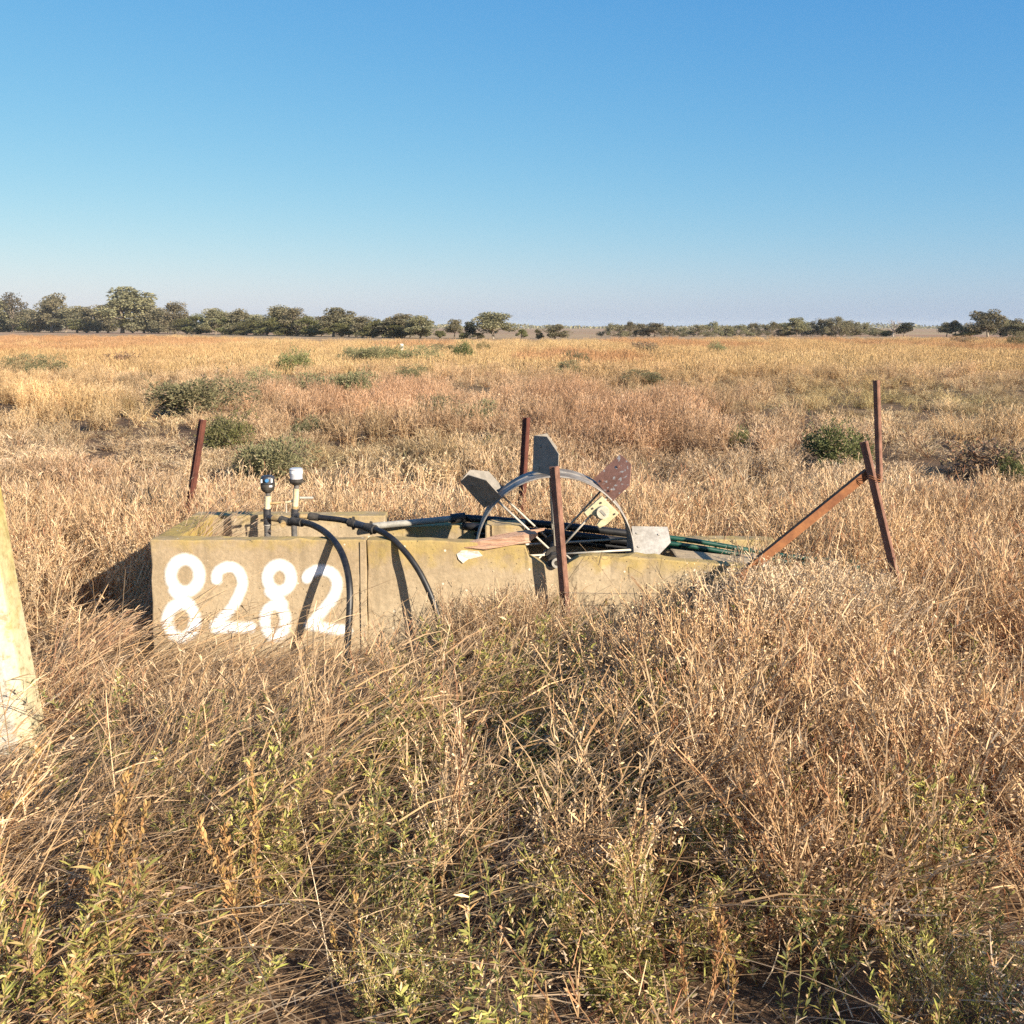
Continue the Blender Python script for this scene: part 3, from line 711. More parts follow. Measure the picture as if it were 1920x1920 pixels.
class Stems:
    """n curved stems, evaluated anywhere along their length"""
    def __init__(s, n, h, r0, tilt, curve, az=None, azs=PI, hj=.3):
        a = rng.uniform(0, 2 * PI, n) if az is None else az + rng.normal(0, azs, n)
        rr = r0 * np.sqrt(rng.uniform(0, 1, n)); b = rng.uniform(0, 2 * PI, n)
        s.base = np.stack([rr * np.cos(b), rr * np.sin(b), np.zeros(n)], 1)
        s.h = h * (1 + rng.uniform(-hj, hj * .6, n)); s.d = np.stack([np.cos(a), np.sin(a), np.zeros(n)], 1)
        s.t1 = np.abs(rng.normal(tilt, tilt * .45, n)); s.t2 = np.abs(rng.normal(curve, curve * .5 + 1e-6, n)); s.n = n
        s.wob = rng.normal(0, .02, (n, 3)); s.wob[:, 2] = 0
    def at(s, i, t):
        i = np.asarray(i); h = s.h[i]; q_ = s.t1[i] * t + s.t2[i] * t * t
        z = h * (t - .42 * np.minimum(s.t2[i], 1.4) * t * t * t - .25 * s.t1[i] ** 2 * t)
        p = s.base[i] + s.d[i] * (h * q_)[:, None] + s.wob[i] * (h * np.sin(t * 5))[:, None]
        p[:, 2] = np.maximum(z, .01); return p
    def tan(s, i, t):
        d = s.at(i, np.minimum(t + .05, 1.05)) - s.at(i, t - .05); return d / (np.linalg.norm(d, axis=1, keepdims=True) + 1e-9)
    def draw(s, vg, w, col, k=6):
        ts = np.linspace(0, 1, k); ii = np.arange(s.n)
        pts = np.stack([s.at(ii, np.full(s.n, t)) for t in ts], 1)
        sa = rng.uniform(0, 2 * PI, s.n); side = np.stack([np.cos(sa), np.sin(sa), np.zeros(s.n)], 1)
        w = np.full(s.n, w) if np.isscalar(w) else w
        vg.ribbons(pts, w[:, None] * np.linspace(1, .45, k)[None, :], side, col)
    def pick(s, m, lo=.3, hi=1.0, pw=1.0):
        i = rng.integers(0, s.n, m); t = lo + (hi - lo) * rng.uniform(0, 1, m) ** pw
        return i, t, s.at(i, t), s.tan(i, t)

def rdir(n, up=0.0, sp=1.0):
    d = rng.normal(0, sp, (n, 3)); d[:, 2] = np.abs(d[:, 2]) * .5 + up; return d / np.linalg.norm(d, axis=1, keepdims=True)

def sp_feather(n=26, h=.62, cols=RED, w=.005, heads=True, r0=.13, tilt=.18):     # upright feathery grass
    vg = Veg(); s = Stems(n, h, r0, tilt, .12); s.draw(vg, w, pal(n, cols), 5)
    m = n * 9; i, t, p, d = s.pick(m, .45, 1.02, .8)
    vg.leaves(p, d * .9 + rdir(m, .1) * .65, rng.uniform(.03, .075, m), np.full(m, w * .9), pal(m, cols), .1, (.6, 1, .3))
    m = n * 3; i, t, p, d = s.pick(m, .0, .45)
    vg.leaves(p, rdir(m, .6), rng.uniform(.1, .25, m), np.full(m, w * 1.2), pal(m, cols + BROWN), .4, (.9, 1, .2))
    return vg
def sp_bush(n=15, h=.62, cols=STRAW, pods=1.0, w=.0052, r0=.10, tilt=.32, pod=.010):   # branching dry weed full of pods
    vg = Veg(); s = Stems(n, h, r0, tilt, .15); s.draw(vg, w * 1.25, pal(n, cols + BROWN), 6)
    m = n * 9; i, t, p, d = s.pick(m, .25, .98); dr = d * .8 + rdir(m, .25) * .75; dr /= np.linalg.norm(dr, axis=1, keepdims=True)
    L = rng.uniform(.07, .2, m) * (1.15 - t * .6) * h / .6
    vg.leaves(p, dr, L, np.full(m, w * .8), pal(m, cols), -.12, (1, .85, .6))
    e = int(m * 4.5 * pods); j = rng.integers(0, m, e); u = rng.uniform(.3, 1.05, e)
    pp = p[j] + dr[j] * (L[j] * u)[:, None] + rng.normal(0, .012, (e, 3))
    vg.leaves(pp, rdir(e, .3), rng.uniform(.6, 1.5, e) * pod * 1.3, rng.uniform(.35, .7, e) * pod, pal(e, cols + PALE), .1, (.5, 1, .4))
    return vg
def sp_lodged(n=38, L=.8, cols=STRAW + GREY[:1], az=0.6, w=.0052):                 # fallen, matted straw
    vg = Veg(); s = Stems(n, L, .26, .85, .55, az, .55); s.draw(vg, rng.uniform(.6, 1.3, n) * w, pal(n, cols), 7)
    m = n * 2; i, t, p, d = s.pick(m, .1, .9)
    vg.leaves(p, d + rdir(m, .0) * .5, rng.uniform(.08, .25, m), np.full(m, w), pal(m, cols), .25, (1, .9, .2))
    return vg
def sp_litter(n=70, cols=GREY + BROWN + STRAW):                                 # short broken straw on the soil
    vg = Veg(); b = np.stack([rng.uniform(-.3, .3, n), rng.uniform(-.3, .3, n), rng.uniform(.005, .13, n)], 1)
    d = rng.normal(size=(n, 3)); d[:, 2] *= .3
    vg.leaves(b, d, rng.uniform(.08, .32, n), rng.uniform(.002, .005, n), pal(n, cols), .05, (1, 1, .6)); return vg
def sp_green(n=7, h=.42, cols=GREEN, w=.004, lf=(.02, .05), lw=.0055, r0=.10, dens=44):    # leafy weed
    vg = Veg(); s = Stems(n, h, r0, .22, .1); s.draw(vg, w, pal(n, cols + YGREEN + STRAW[:2]), 6)
    m = n * dens; i, t, p, d = s.pick(m, .12, 1.0, .8)
    cols = cols + ORANGE[:1] + STRAW[:1]
    vg.leaves(p, d * .55 + rdir(m, .15) * .9, rng.uniform(*lf, m), np.full(m, lw) * rng.uniform(.6, 1.2, m), pal(m, cols), .25, (.4, 1, .1))
    m = n * 8; i, t, p, d = s.pick(m, .82, 1.0)
    vg.leaves(p, d + rdir(m, .2) * .6, rng.uniform(.012, .025, m), np.full(m, .007), pal(m, YGREEN + STRAW), .0, (.5, 1, .3)); return vg
def sp_spire(n=3, h=.5, cols=ORANGE):                                           # rusty upright seed spikes
    vg = Veg(); s = Stems(n, h, .06, .12, .05); s.draw(vg, .005, pal(n, cols), 6)
    m = n * 130; i, t, p, d = s.pick(m, .22, 1.0, .8)
    vg.leaves(p + rng.normal(0, .006, (m, 3)), d * .9 + rdir(m, .2) * .7, rng.uniform(.015, .04, m) * (1.2 - .5 * t), rng.uniform(.005, .010, m), pal(m, cols + [(.42, .27, .10)]), .05, (.4, 1, .2))
    return vg
def sp_straw(n=5, h=.9, cols=PALE + STRAW, az=.5):                              # long loose single stalks
    vg = Veg(); s = Stems(n, h, .15, .55, .35, az, .7); s.draw(vg, rng.uniform(.003, .0085, n), pal(n, cols), 8)
    m = n * 14; i, t, p, d = s.pick(m, .6, 1.0)
    vg.leaves(p, d + rdir(m, .0) * .5, rng.uniform(.02, .06, m), np.full(m, .0035), pal(m, cols), .2, (.6, 1, .3)); return vg
def sp_mound(n=420, R=.34, h=.34, cols=PALE + GREY + [(.40, .36, .19)], lw=.006):    # pale twiggy round bush
    vg = Veg(); d = rdir(n, .05); rr = rng.uniform(.25, 1, n) ** .6
    p = d * np.stack([rr * R, rr * R, rr * h], 1) * rng.uniform(.8, 1.1, (n, 1))
    vg.leaves(p, d + rdir(n, .2) * .9, rng.uniform(.04, .11, n), rng.uniform(.6, 1.4, n) * lw, pal(n, cols), .0, (.7, 1, .3))
    k = 40; s = Stems(k, h * .9, .05, .6, .2); s.draw(vg, .006, pal(k, BROWN), 4); return vg
def sp_far(n=46, R=.7, h=.62, cols=GOLD, w=.02):                               # a metre of tall grass
    vg = Veg(); s = Stems(n, h, R, .12, .12); s.draw(vg, rng.uniform(.6, 1.3, n) * w, pal(n, cols), 3)
    m = n; i, t, p, d = s.pick(m, .6, 1.0)
    vg.leaves(p, d + rdir(m, .1) * .6, rng.uniform(.08, .16, m), np.full(m, w), pal(m, cols), .1, (.6, 1, .3)); return vg

def scatter(name, variants, pts, rotz, tilt, scl, tint, label, matn='veg'):
    """one stuff object: a ground cover nobody could count, every clump turned, scaled and coloured on its own"""
    n = len(pts); pick = rng.integers(0, len(variants), n); out_ = Veg()
    tx, ty = rng.normal(0, tilt, n), rng.normal(0, tilt, n); cz, sz = np.cos(rotz), np.sin(rotz)
    for i, v in enumerate(variants):
        k = np.where(pick == i)[0]
        if not len(k): continue
        V = np.concatenate(v.v); F = np.concatenate(v.f); C = np.concatenate(v.c)
        p = V[None] * scl[k][:, None, :]
        x_ = p[..., 0] + p[..., 2] * tx[k][:, None]; y_ = p[..., 1] + p[..., 2] * ty[k][:, None]
        q_ = np.stack([x_ * cz[k][:, None] - y_ * sz[k][:, None], x_ * sz[k][:, None] + y_ * cz[k][:, None], p[..., 2]], -1) + pts[k][:, None, :]
        f_ = F[None] + (np.arange(len(k)) * len(V))[:, None, None] + out_.n
        out_.v.append(q_.reshape(-1, 3).astype(np.float32)); out_.f.append(f_.reshape(-1, 4).astype(np.int32))
        out_.c.append((C[None] * tint[k][:, None, :]).reshape(-1, 3).astype(np.float32)); out_.n += len(k) * len(V)
    o = bpy.data.objects.new(name, out_.mesh(name, M[matn])); COL.objects.link(o); tag(o, label, None, None, 'stuff')
    return o

# smooth value noise for patches of ground cover
_lat = rng.uniform(0, 1, (64, 64))
def vnoise(x, y, s):
    x = np.asarray(x) / s + 100.3; y = np.asarray(y) / s + 77.7
    xi = np.floor(x).astype(int); yi = np.floor(y).astype(int); fx = x - xi; fy = y - yi
    fx = fx * fx * (3 - 2 * fx); fy = fy * fy * (3 - 2 * fy)
    g = lambda a, b: _lat[a % 64, b % 64]
    return (g(xi, yi) * (1 - fx) + g(xi + 1, yi) * fx) * (1 - fy) + (g(xi, yi + 1) * (1 - fx) + g(xi + 1, yi + 1) * fx) * fy

def fan(y0, y1, dens, pw=0.0, marg=.9):
    """random points over the ground in view between y0 and y1; density dens at y0 falling as y^-pw"""
    half = .5 * y1 * 1.06 + marg; area = 2 * half * (y1 - y0); n = int(area * dens)
    x = rng.uniform(-half, half, n); y = rng.uniform(y0, y1, n)
    keep = (np.abs(x) < .5 * y * 1.06 + marg) & (rng.uniform(0, 1, n) < (y0 / y) ** pw)
    return x[keep], y[keep]

def in_outlet(x, y): return (x > XL - .06) & (x < XR + .05) & (y > 5.95) & (y < 6.98)
def px_of(x, y): return 960 + 1920 * x / y

def ell2(px, row, cx, cy_, sx, sy): return np.exp(-((px - cx) / sx) ** 2 - ((row - cy_) / sy) ** 2)
def zones(x, y):
    """which growth stands where in the field: reddish grass, golden grass, grey green scrub, bare soil"""
    px = px_of(x, y); row = HOR + 1920 * 2 / y
    n1, n2, n3 = vnoise(x, y, 2.2), vnoise(x, y, 6), vnoise(x + 50, y, 1.1)
    red = ell2(px, row, 1150, 800, 330, 90) + .9 * ell2(px, row, 640, 775, 240, 55) + .6 * ell2(px, row, 150, 960, 220, 70) + .5 * ell2(px, row, 1800, 690, 200, 30)
    red = np.clip(red * (.35 + 1.3 * n1), 0, 1)
    gold = np.clip((745 - row) / 60, 0, 1) + ell2(px, row, 60, 770, 170, 45) + .7 * ell2(px, row, 1840, 850, 120, 40)
    gold = np.clip(gold * (.45 + 1.0 * n2), 0, 1) * (1 - red)
    grn = 1.0 * ell2(px, row, 1650, 760, 330, 40) + .9 * ell2(px, row, 1230, 720, 160, 26) + .7 * ell2(px, row, 660, 870, 260, 50) + .5 * ell2(px, row, 300, 790, 200, 40)
    grn = np.clip(grn * (.2 + 1.4 * n3), 0, 1)
    bare = np.zeros(x.shape)
    for cx, cy_, sx, sy in ((1500, 796, 110, 13), (1760, 872, 190, 16), (285, 772, 55, 15), (1420, 870, 90, 14), (1880, 900, 60, 14), (250, 820, 50, 14), (720, 930, 150, 12)):
        bare = np.maximum(bare, ell2(px, row, cx, cy_, sx, sy))
    return red, gold, grn, bare

def hmax(x, y):
    """how tall the growth stands at each place"""
    px = px_of(x, y); red, gold, grn, bare = zones(x, y)
    h = np.interp(y, [2, 3.2, 4.6, 5.6, 6.9, 8.5, 10.5], [.44, .50, .54, .62, .74, .70, .58])
    h = h * (.38 + 1.18 * (.65 * vnoise(x + 11, y, .75) + .35 * vnoise(x + 31, y, 1.9))) + .12 * np.clip((px - 1250) / 300, 0, 1) * (y < 6.5)
    far = (.30 + .36 * np.maximum(red, gold)) * (.35 + 1.15 * vnoise(x + 11, y, 1.3)) * np.interp(y, [40, 90], [1, .8])
    h = np.where(y > 9.5, far, h)
    row = np.interp(px, [200, 300, 640, 700, 840, 900, 1000, 1080, 1150, 1250, 1330, 1400, 1450, 1600, 1920],
                    [1235, 1275, 1275, 1260, 1225, 1155, 1135, 1175, 1190, 1170, 1135, 1070, 1040, 1060, 1065])
    row = np.where((px < 150) & (y < 4.75), 1450, row)
    hr = np.maximum(2.0 - (row - HOR) * y / 1920.0, .10)
    h = np.where((y < 6.02) | ((px < 150) & (y < 4.75)), np.minimum(h, hr), h)
    return np.maximum(h * clearing(x, y), .05)

SPOTS = [(175, 2.75, .26), (40, 2.65, .24), (340, 2.65, .22), (230, 4.0, .2), (130, 3.9, .18), (1180, 3.8, .2), (1330, 3.4, .2), (1170, 3.0, .26), (1790, 2.75, .28), (740, 2.8, .22), (960, 4.6, .3), (1080, 4.9, .25), (1342, 2.78, .2), (640, 2.85, .12)]
def clearing(x, y):
    """growth stays short under and in front of the saltbushes"""
    f = np.ones(x.shape)
    for px, base, wpx, hpx, *_ in SH:
        Y = ground_Y(base); X = (px - 960) / 1920 * Y; W = max(wpx / 1920 * Y, .3); H = hpx / 1920 * Y
        a = ((x - X) / (W * .62)) ** 2 + ((y - Y) / (W * .5 + .25)) ** 2 < 1
        b = (np.abs(x - X * y / Y) < W * .55) & (y < Y) & (y > Y - 3.5 * max(H, .35))
        f = np.where(a, .55, np.where(b, np.minimum(f, .72), f))
    for px, Y, r_ in SPOTS:
        X = (px - 960) / 1920 * Y; a = ((x - X) / r_) ** 2 + ((y - Y + r_ * .8) / (r_ * 1.6)) ** 2 < 1
        f = np.where(a, np.minimum(f, .42), f)
    return f

def mk(x, y, hspec, sj=.18, hj=.2):
    """scale so that a clump of height hspec fits hmax"""
    n = len(x); f = np.minimum(1.0, hmax(x, y) / hspec) * (1 + rng.normal(0, hj, n)).clip(.45, 1.12)
    w_ = (1 + rng.normal(0, sj, n)).clip(.6, 1.4)
    return np.stack([w_, w_, f], 1)

def tints(n, base=(1, 1, 1), j=.12):
    b = np.asarray(base, float); b = np.broadcast_to(b, (n, 3)); return b * (1 + rng.normal(0, j, (n, 1))).clip(.55, 1.5)

def zg(x, y): return .03 * np.sin(x * 1.7 + .6) * np.cos(y * 1.3) + .02 * np.sin(x * 4.1 + y * 3.3) - .01

def place(name, variants, x, y, hspec, label, tilt=.1, tint=None, rotz=None, sj=.18, hj=.2, zoff=0):
    ok = ~in_outlet(x, y)
    if tint is not None: tint = tint[ok]
    if rotz is not None: rotz = rotz[ok]
    x, y = x[ok], y[ok]; n = len(x)
    if name == 'distant_grass': edge = np.interp(px_of(x, y), [0, 350, 560, 1050, 1150, 1920], [205, 190, 135, 130, 160, 160]); k_ = y < edge * (.93 + .14 * vnoise(x, y, 7)); x, y, tint = x[k_], y[k_], tint[k_]; n = len(x)
    z = np.where(y < 60, zg(x, y), -.01) + zoff
    hspec = max(hspec, float(np.median([np.percentile(np.concatenate(v.v)[:, 2], 97) for v in variants])))
    sc = mk(x, y, hspec, sj, hj)
    scatter(name, variants, np.stack([x, y, z], 1), rng.uniform(0, 2 * PI, n) if rotz is None else rotz, tilt, sc, tints(n) if tint is None else tint, label)
    return n

SH = [
 (372, 782, 150, 62, 0, 'largest green saltbush, a long low mound with deep shade at its left end'),
 (90, 707, 62, 36, 1, 'rounded olive saltbush, right one of the pair near the left edge'),
 (38, 703, 46, 32, 2, 'smaller olive saltbush, left one of the pair near the left edge'),
 (228, 688, 46, 22, (0, 0), 'small brown dry bush in the golden grass right of the saltbush pair'),
 (360, 688, 22, 16, 1, 'tiny green tuft shrub above the largest saltbush'),
 (498, 732, 60, 36, 3, 'dark green saltbush just right of the largest mound'),
 (450, 760, 60, 34, 2, 'low green saltbush joining the right end of the largest mound'),
 (555, 700, 56, 40, 4, 'upright olive saltbush above the gap in the saltbush row'),
 (590, 745, 80, 38, 2, 'greyish saltbush between the dark one and the spreading one'),
 (662, 752, 76, 48, 0, 'spreading saltbush standing in pink grass, right of the greyish one'),
 (640, 735, 40, 26, 3, 'small saltbush tucked behind the spreading one'),
 (655, 680, 40, 24, 2, 'pale green saltbush at the left end of the far saltbush row'),
 (700, 682, 56, 28, 0, 'broad olive saltbush in the far row left of the white marker'),
 (740, 676, 40, 24, 4, 'green saltbush right beside the white marker'),
 (790, 682, 70, 30, 1, 'olive saltbush right of the white marker'),
 (868, 676, 34, 30, 'dark', 'dark green bushy shrub standing alone in the centre of the far field'),
 (905, 660, 24, 16, 4, 'small green shrub far off beyond the dark green one'),
 (830, 664, 36, 16, 2, 'low far shrub left of the dark green one, near the trees'),
 (770, 712, 50, 24, 3, 'small olive saltbush amid pink grass below the white marker'),
 (815, 790, 70, 42, 1, 'green saltbush in the pink grass above the hose joiner'),
 (905, 800, 80, 40, 2, 'pale green low shrub left of the post behind the wheel'),
 (430, 842, 90, 62, 4, 'tall loose green shrub right of the dark red post'),
 (512, 905, 120, 70, 0, 'nearest olive saltbush, directly behind the black capped valve'),
 (575, 822, 60, 36, 3, 'small olive shrub up and right of the jar topped valve'),
 (915, 858, 40, 34, 4, 'narrow green shrub left of the top vane'),
 (1080, 684, 44, 22, 3, 'olive shrub in the golden grass right of the centre'),
 (1065, 706, 40, 26, 2, 'sparse pale shrub just below the olive one in golden grass'),
 (1208, 662, 40, 18, (0, 1), 'brown dry bush in golden grass under the distant right trees'),
 (1345, 664, 30, 20, 3, 'small shrub under the right hand tree line'),
 (1390, 842, 34, 36, 4, 'slim bright green shrub right of the reddish grass'),
 (1570, 880, 108, 72, 'dark', 'dark green shrub beside the leaning right post'),
 (1805, 644, 40, 12, (0, 1), 'low brown bush near the skyline by the right trees'),
 (1906, 650, 34, 24, 1, 'olive bush near the skyline at the right edge'),
 (1860, 900, 130, 62, (0, 1), 'brown scrubby bush near the right edge'),
 (1905, 912, 50, 50, 'dark', 'deep green shrub at the right edge beside the brown scrub'),
 (1205, 722, 70, 24, 2, 'grey green shrub low in golden grass right of centre'),
]
# ------------------------------------------------------------------ ground cover
counts = {}
def greens(x, y):
    """where green weeds stand thick in the foreground"""
    px = px_of(x, y); g = np.zeros(x.shape)
    for cx, cy_, sx, sy, a in ((985, 4.0, 260, 1.1, 1), (130, 2.65, 260, .35, 1), (1170, 3.0, 130, .3, .9), (1800, 2.75, 150, .3, .9), (240, 4.0, 130, .45, .7), (1330, 3.4, 90, .3, .8), (600, 3.5, 220, .5, .45), (740, 2.8, 120, .25, .8)):
        g = np.maximum(g, a * np.exp(-((px - cx) / sx) ** 2 - ((y - cy_) / sy) ** 2))
    return g
def clump(x, y):
    v = .6 * vnoise(x + 5, y + 3, .5) + .4 * vnoise(x, y + 9, 1.2); return np.clip((v - .38) / .18, np.where((px_of(x, y) > 1350) | (y < 3.1), .28, .06), 1.2) * (1 - np.where(y < 3.3, .68, .92) * greens(x, y))
# --- near field 2.2 m to 9 m
NEAR0, NEAR1 = 2.15, 9.0
x, y = fan(NEAR0, 26, 38, 1.2, 1.2); counts['litter'] = place('straw_litter', [sp_litter() for _ in range(6)], x, y, 9, 'short broken dry straw littering the soil between the weeds', .15)
# dry podded weeds: everywhere, thick on the right
x, y = fan(NEAR0, NEAR1, 34)
px = px_of(x, y); rightw = np.clip((px - 1000) / 350, 0, 1); leftw = np.clip((420 - px) / 300, 0, 1)
prob = .22 + .62 * rightw + .22 * leftw * (y > 4.5) + .25 * (y > 6.9)
prob *= .35 + .95 * vnoise(x, y, .8)
prob *= np.where((px < 1150) & (y < 6), .62, .9)
k = rng.uniform(0, 1, len(x)) < prob * np.where(y < 5.6, clump(x, y), 1); x, y = x[k], y[k]
vnr = vnoise(x, y, 1.3)[:, None]
tn = tints(len(x), j=.14) * (vnr * np.array([1.14, 1.10, 1.02]) + (1 - vnr) * np.array([.84, .74, .66]))
counts['weed'] = place('dry_weeds', [sp_bush(h=.6, pods=rng.uniform(.7, 1.2)) for _ in range(6)] + [sp_bush(11, .6, PALE + STRAW, 1.2, tilt=.22) for _ in range(3)] + [sp_bush(13, .6, RED + STRAW, .8) for _ in range(3)],
                      x, y, .62, 'dry tan podded weeds growing thickly around the outlet', .12, tn)
# lodged straw: left and centre foreground
x, y = fan(NEAR0, 6.4, 30); px = px_of(x, y)
prob = np.clip((1250 - px) / 500, .12, 1) * np.where(y < 3.0, .35, .6) * (.15 + 1.2 * vnoise(x, y, .7))
k = rng.uniform(0, 1, len(x)) < prob * clump(x, y) * np.where((px > 120) & (px < 760) & (y > 5.0), .35, 1); x, y = x[k], y[k]
counts['lodged'] = place('fallen_straw', [sp_lodged() for _ in range(5)] + [sp_lodged(40, .95, PALE + STRAW) for _ in range(3)], x, y, .5, 'long fallen straw lying matted in front of the outlet', .1,
                        tints(len(x), (1, .93, .86), .16) * (.58 + .62 * vnoise(x + 3, y, .8))[:, None] * np.array([1, .985, .97]), rng.normal(0.0, .45, len(x)))
# upright fine grass behind and beside
x, y = fan(3.2, NEAR1, 16); px = px_of(x, y)
prob = np.where(y > 6.9, .95, .28) * (.5 + .9 * vnoise(x, y, 1.1)); k = rng.uniform(0, 1, len(x)) < prob; x, y = x[k], y[k]
counts['fine'] = place('fine_grass', [sp_feather(24, .66, RED + STRAW) for _ in range(4)] + [sp_feather(24, .7, STRAW) for _ in range(4)], x, y, .68, 'fine upright dry grass near the outlet', .1)
# green leafy weeds
x, y = fan(NEAR0, 6.0, 46); px = px_of(x, y)
prob = .06 + .95 * greens(x, y) * np.clip((vnoise(x, y, .4) - .25) / .25, .15, 1); k = rng.uniform(0, 1, len(x)) < prob; x, y = x[k], y[k]
counts['green'] = place('green_weeds', [sp_green(8, cols=GREEN + YGREEN[:1], lw=.007) for _ in range(4)] + [sp_green(8, .42, [(.40, .40, .10), (.47, .43, .13)] + YGREEN + GREEN[3:], lw=.008) for _ in range(4)], x, y, .42, 'green leafy weeds growing among the dry straw', .12)
# rusty seed spikes
x, y = fan(NEAR0, 4.2, 16); prob = np.where(y < 3.2, .34, .12) * (.1 + 1.6 * vnoise(x + 9, y, .5) ** 2); k = rng.uniform(0, 1, len(x)) < prob; x, y = x[k], y[k]
counts['spire'] = place('seed_spikes', [sp_spire() for _ in range(5)], x, y, .5, 'small rusty orange seed spikes in the foreground weeds', .12)
# thicket hiding the right end of the outlet and the foot of the brace
n = 120; y = rng.uniform(5.15, 5.95, n); px = rng.uniform(1385, 1640, n); x = (px - 960) / 1920 * y
top_ = 2 - (np.interp(px, [1350, 1400, 1450, 1560, 1640], [1095, 1050, 1030, 1035, 1060]) + rng.uniform(-5, 32, n) - HOR) * y / 1920
scatter('thicket_weeds', [sp_bush(15, .6, STRAW + PALE, 1.1, tilt=.2) for _ in range(5)], np.stack([x, y, zg(x, y)], 1), rng.uniform(0, 6.28, n), .1, np.stack([np.full(n, 1.0)] * 2 + [top_ / .74], 1), tints(n, j=.15), 'pale dry weeds crowding over the right end of the outlet')
# thin sprigs growing up against the wall
x = np.concatenate([rng.uniform(-1.9, -.35, 40), rng.uniform(-.38, .40, 150), rng.uniform(.30, 1.35, 40)]); y = rng.uniform(5.66, 5.93, len(x)); x = np.where(np.abs(px_of(x, y) - 1060) < 26, x - .22, x)
hh = np.concatenate([rng.uniform(.10, .30, 40), rng.uniform(.20, .58, 150), rng.uniform(.15, .40, 40)])
vs_ = [sp_bush(6, .6, STRAW + BROWN[:1], .45, .0034, .05, .16, .009) for _ in range(6)]
scatter('wall_sprigs', vs_, np.stack([x, y, zg(x, y)], 1), rng.uniform(0, 6.28, len(x)), .12, np.stack([hh * 1.5, hh * 1.5, hh / .72], 1), tints(len(x)), 'thin dry sprigs growing up against the front of the outlet')
x = rng.uniform(.42, .80, 12); y = rng.uniform(6.55, 6.78, 12)
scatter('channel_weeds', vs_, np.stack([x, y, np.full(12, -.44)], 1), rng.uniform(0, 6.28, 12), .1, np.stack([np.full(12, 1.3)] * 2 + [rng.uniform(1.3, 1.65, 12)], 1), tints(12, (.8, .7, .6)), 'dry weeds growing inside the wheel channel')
# loose stalks
x, y = fan(NEAR0, NEAR1, 4); k = rng.uniform(0, 1, len(x)) > .7 * greens(x, y); x, y = x[k], y[k]; counts['stalk'] = place('loose_stalks', [sp_straw() for _ in range(6)], x, y, 1.0, 'long loose pale grass stalks poking out of the weeds', .15, tints(len(x), (1.1, 1.08, 1.02), .1), rng.normal(.2, .8, len(x)), hj=.3)

# --- middle field 8 m to 46 m
def zone_tint(x, y):
    """real colour of the stand: pale scrub, reddish grass and golden grass grow in patches"""
    n = len(x); r_, g_, e_, b_ = zones(x, y); red, gold, grn = r_[:, None], g_[:, None], e_[:, None] * (1 - r_[:, None])
    t = np.array([1.0, 1.0, 1.0]) * np.clip(1 - red - gold - grn, 0, 1) + red * np.array([.78, .655, .63]) + gold * np.array([1.0, .92, .75]) + grn * np.array([.80, .86, .66]) * np.clip(1 - gold, 0, 1)
    t = t * (.70 + .56 * vnoise(x - 30, y, 1.0))[:, None]
    return t * (1 + rng.normal(0, .13, (n, 1))).clip(.6, 1.4), r_, g_, e_, b_
x, y = fan(8.2, 46, 19, 1.15, 1.5); t, red, gold, grn, bare = zone_tint(x, y)
k = rng.uniform(0, 1, len(x)) < (.2 + .8 * np.maximum(red, gold)) * (1 - bare) * np.clip((vnoise(x + 70, y, .75) * .6 + vnoise(x + 20, y, 1.9) * .4 - .28) / .22, .04, 1); x, y, t = x[k], y[k], t[k]
counts['midgrass'] = place('field_grass', [sp_feather(36, .62, STRAW + PALE[:1], .0075, r0=.14, tilt=.10) for _ in range(6)], x, y, .64, 'tall dry grass growing across the middle of the field', .07, t)
x, y = fan(8.2, 48, 7, 1.0, 1.5); t, red, gold, grn, bare = zone_tint(x, y)
k = rng.uniform(0, 1, len(x)) < (1 - .85 * np.maximum(red, gold)) * np.clip((vnoise(x, y, 1.2) - .25) / .3, .03, 1) * (1 - bare); x, y, t = x[k], y[k], t[k]
counts['mound'] = place('pale_scrub', [sp_mound() for _ in range(5)] + [sp_mound(420, .36, .42, STRAW + PALE) for _ in range(4)], x, y, .40, 'low pale twiggy scrub scattered over the field', .1, t)
x, y = fan(8.2, 46, 3.4, 1.0, 1.5); t, red, gold, grn, bare = zone_tint(x, y); k = rng.uniform(0, 1, len(x)) < (.15 + 1.1 * vnoise(x + 40, y, 3) ** 2) * (1 - bare); x, y, t = x[k], y[k], t[k]
counts['midweed'] = place('field_weeds', [sp_bush(16, .6, STRAW, .8, .006, .15, .35, .013) for _ in range(5)], x, y, .55, 'tan branching weeds standing in the field', .1, t)
# --- far field 42 m to 230 m
x, y = fan(42, 205, 1.6, 1.2, 6)
vn = vnoise(x, y * .35, 9)[:, None]; vr = (vnoise(x + 300, y * .3, 14)[:, None] > .62) * 1.0
t = tints(len(x), j=.10) * ((1 - vn) * np.array([.82, .74, .68]) + vn * np.array([.96, .96, .92])) * (1 - vr * np.array([.12, .24, .22]))
counts['far'] = place('distant_grass', [sp_far() for _ in range(5)] + [sp_far(46, .7, .55, GOLD + STRAW) for _ in range(3)], x, y, .62, 'golden dry grass covering the far field', .05, t)
print('COVER', counts)

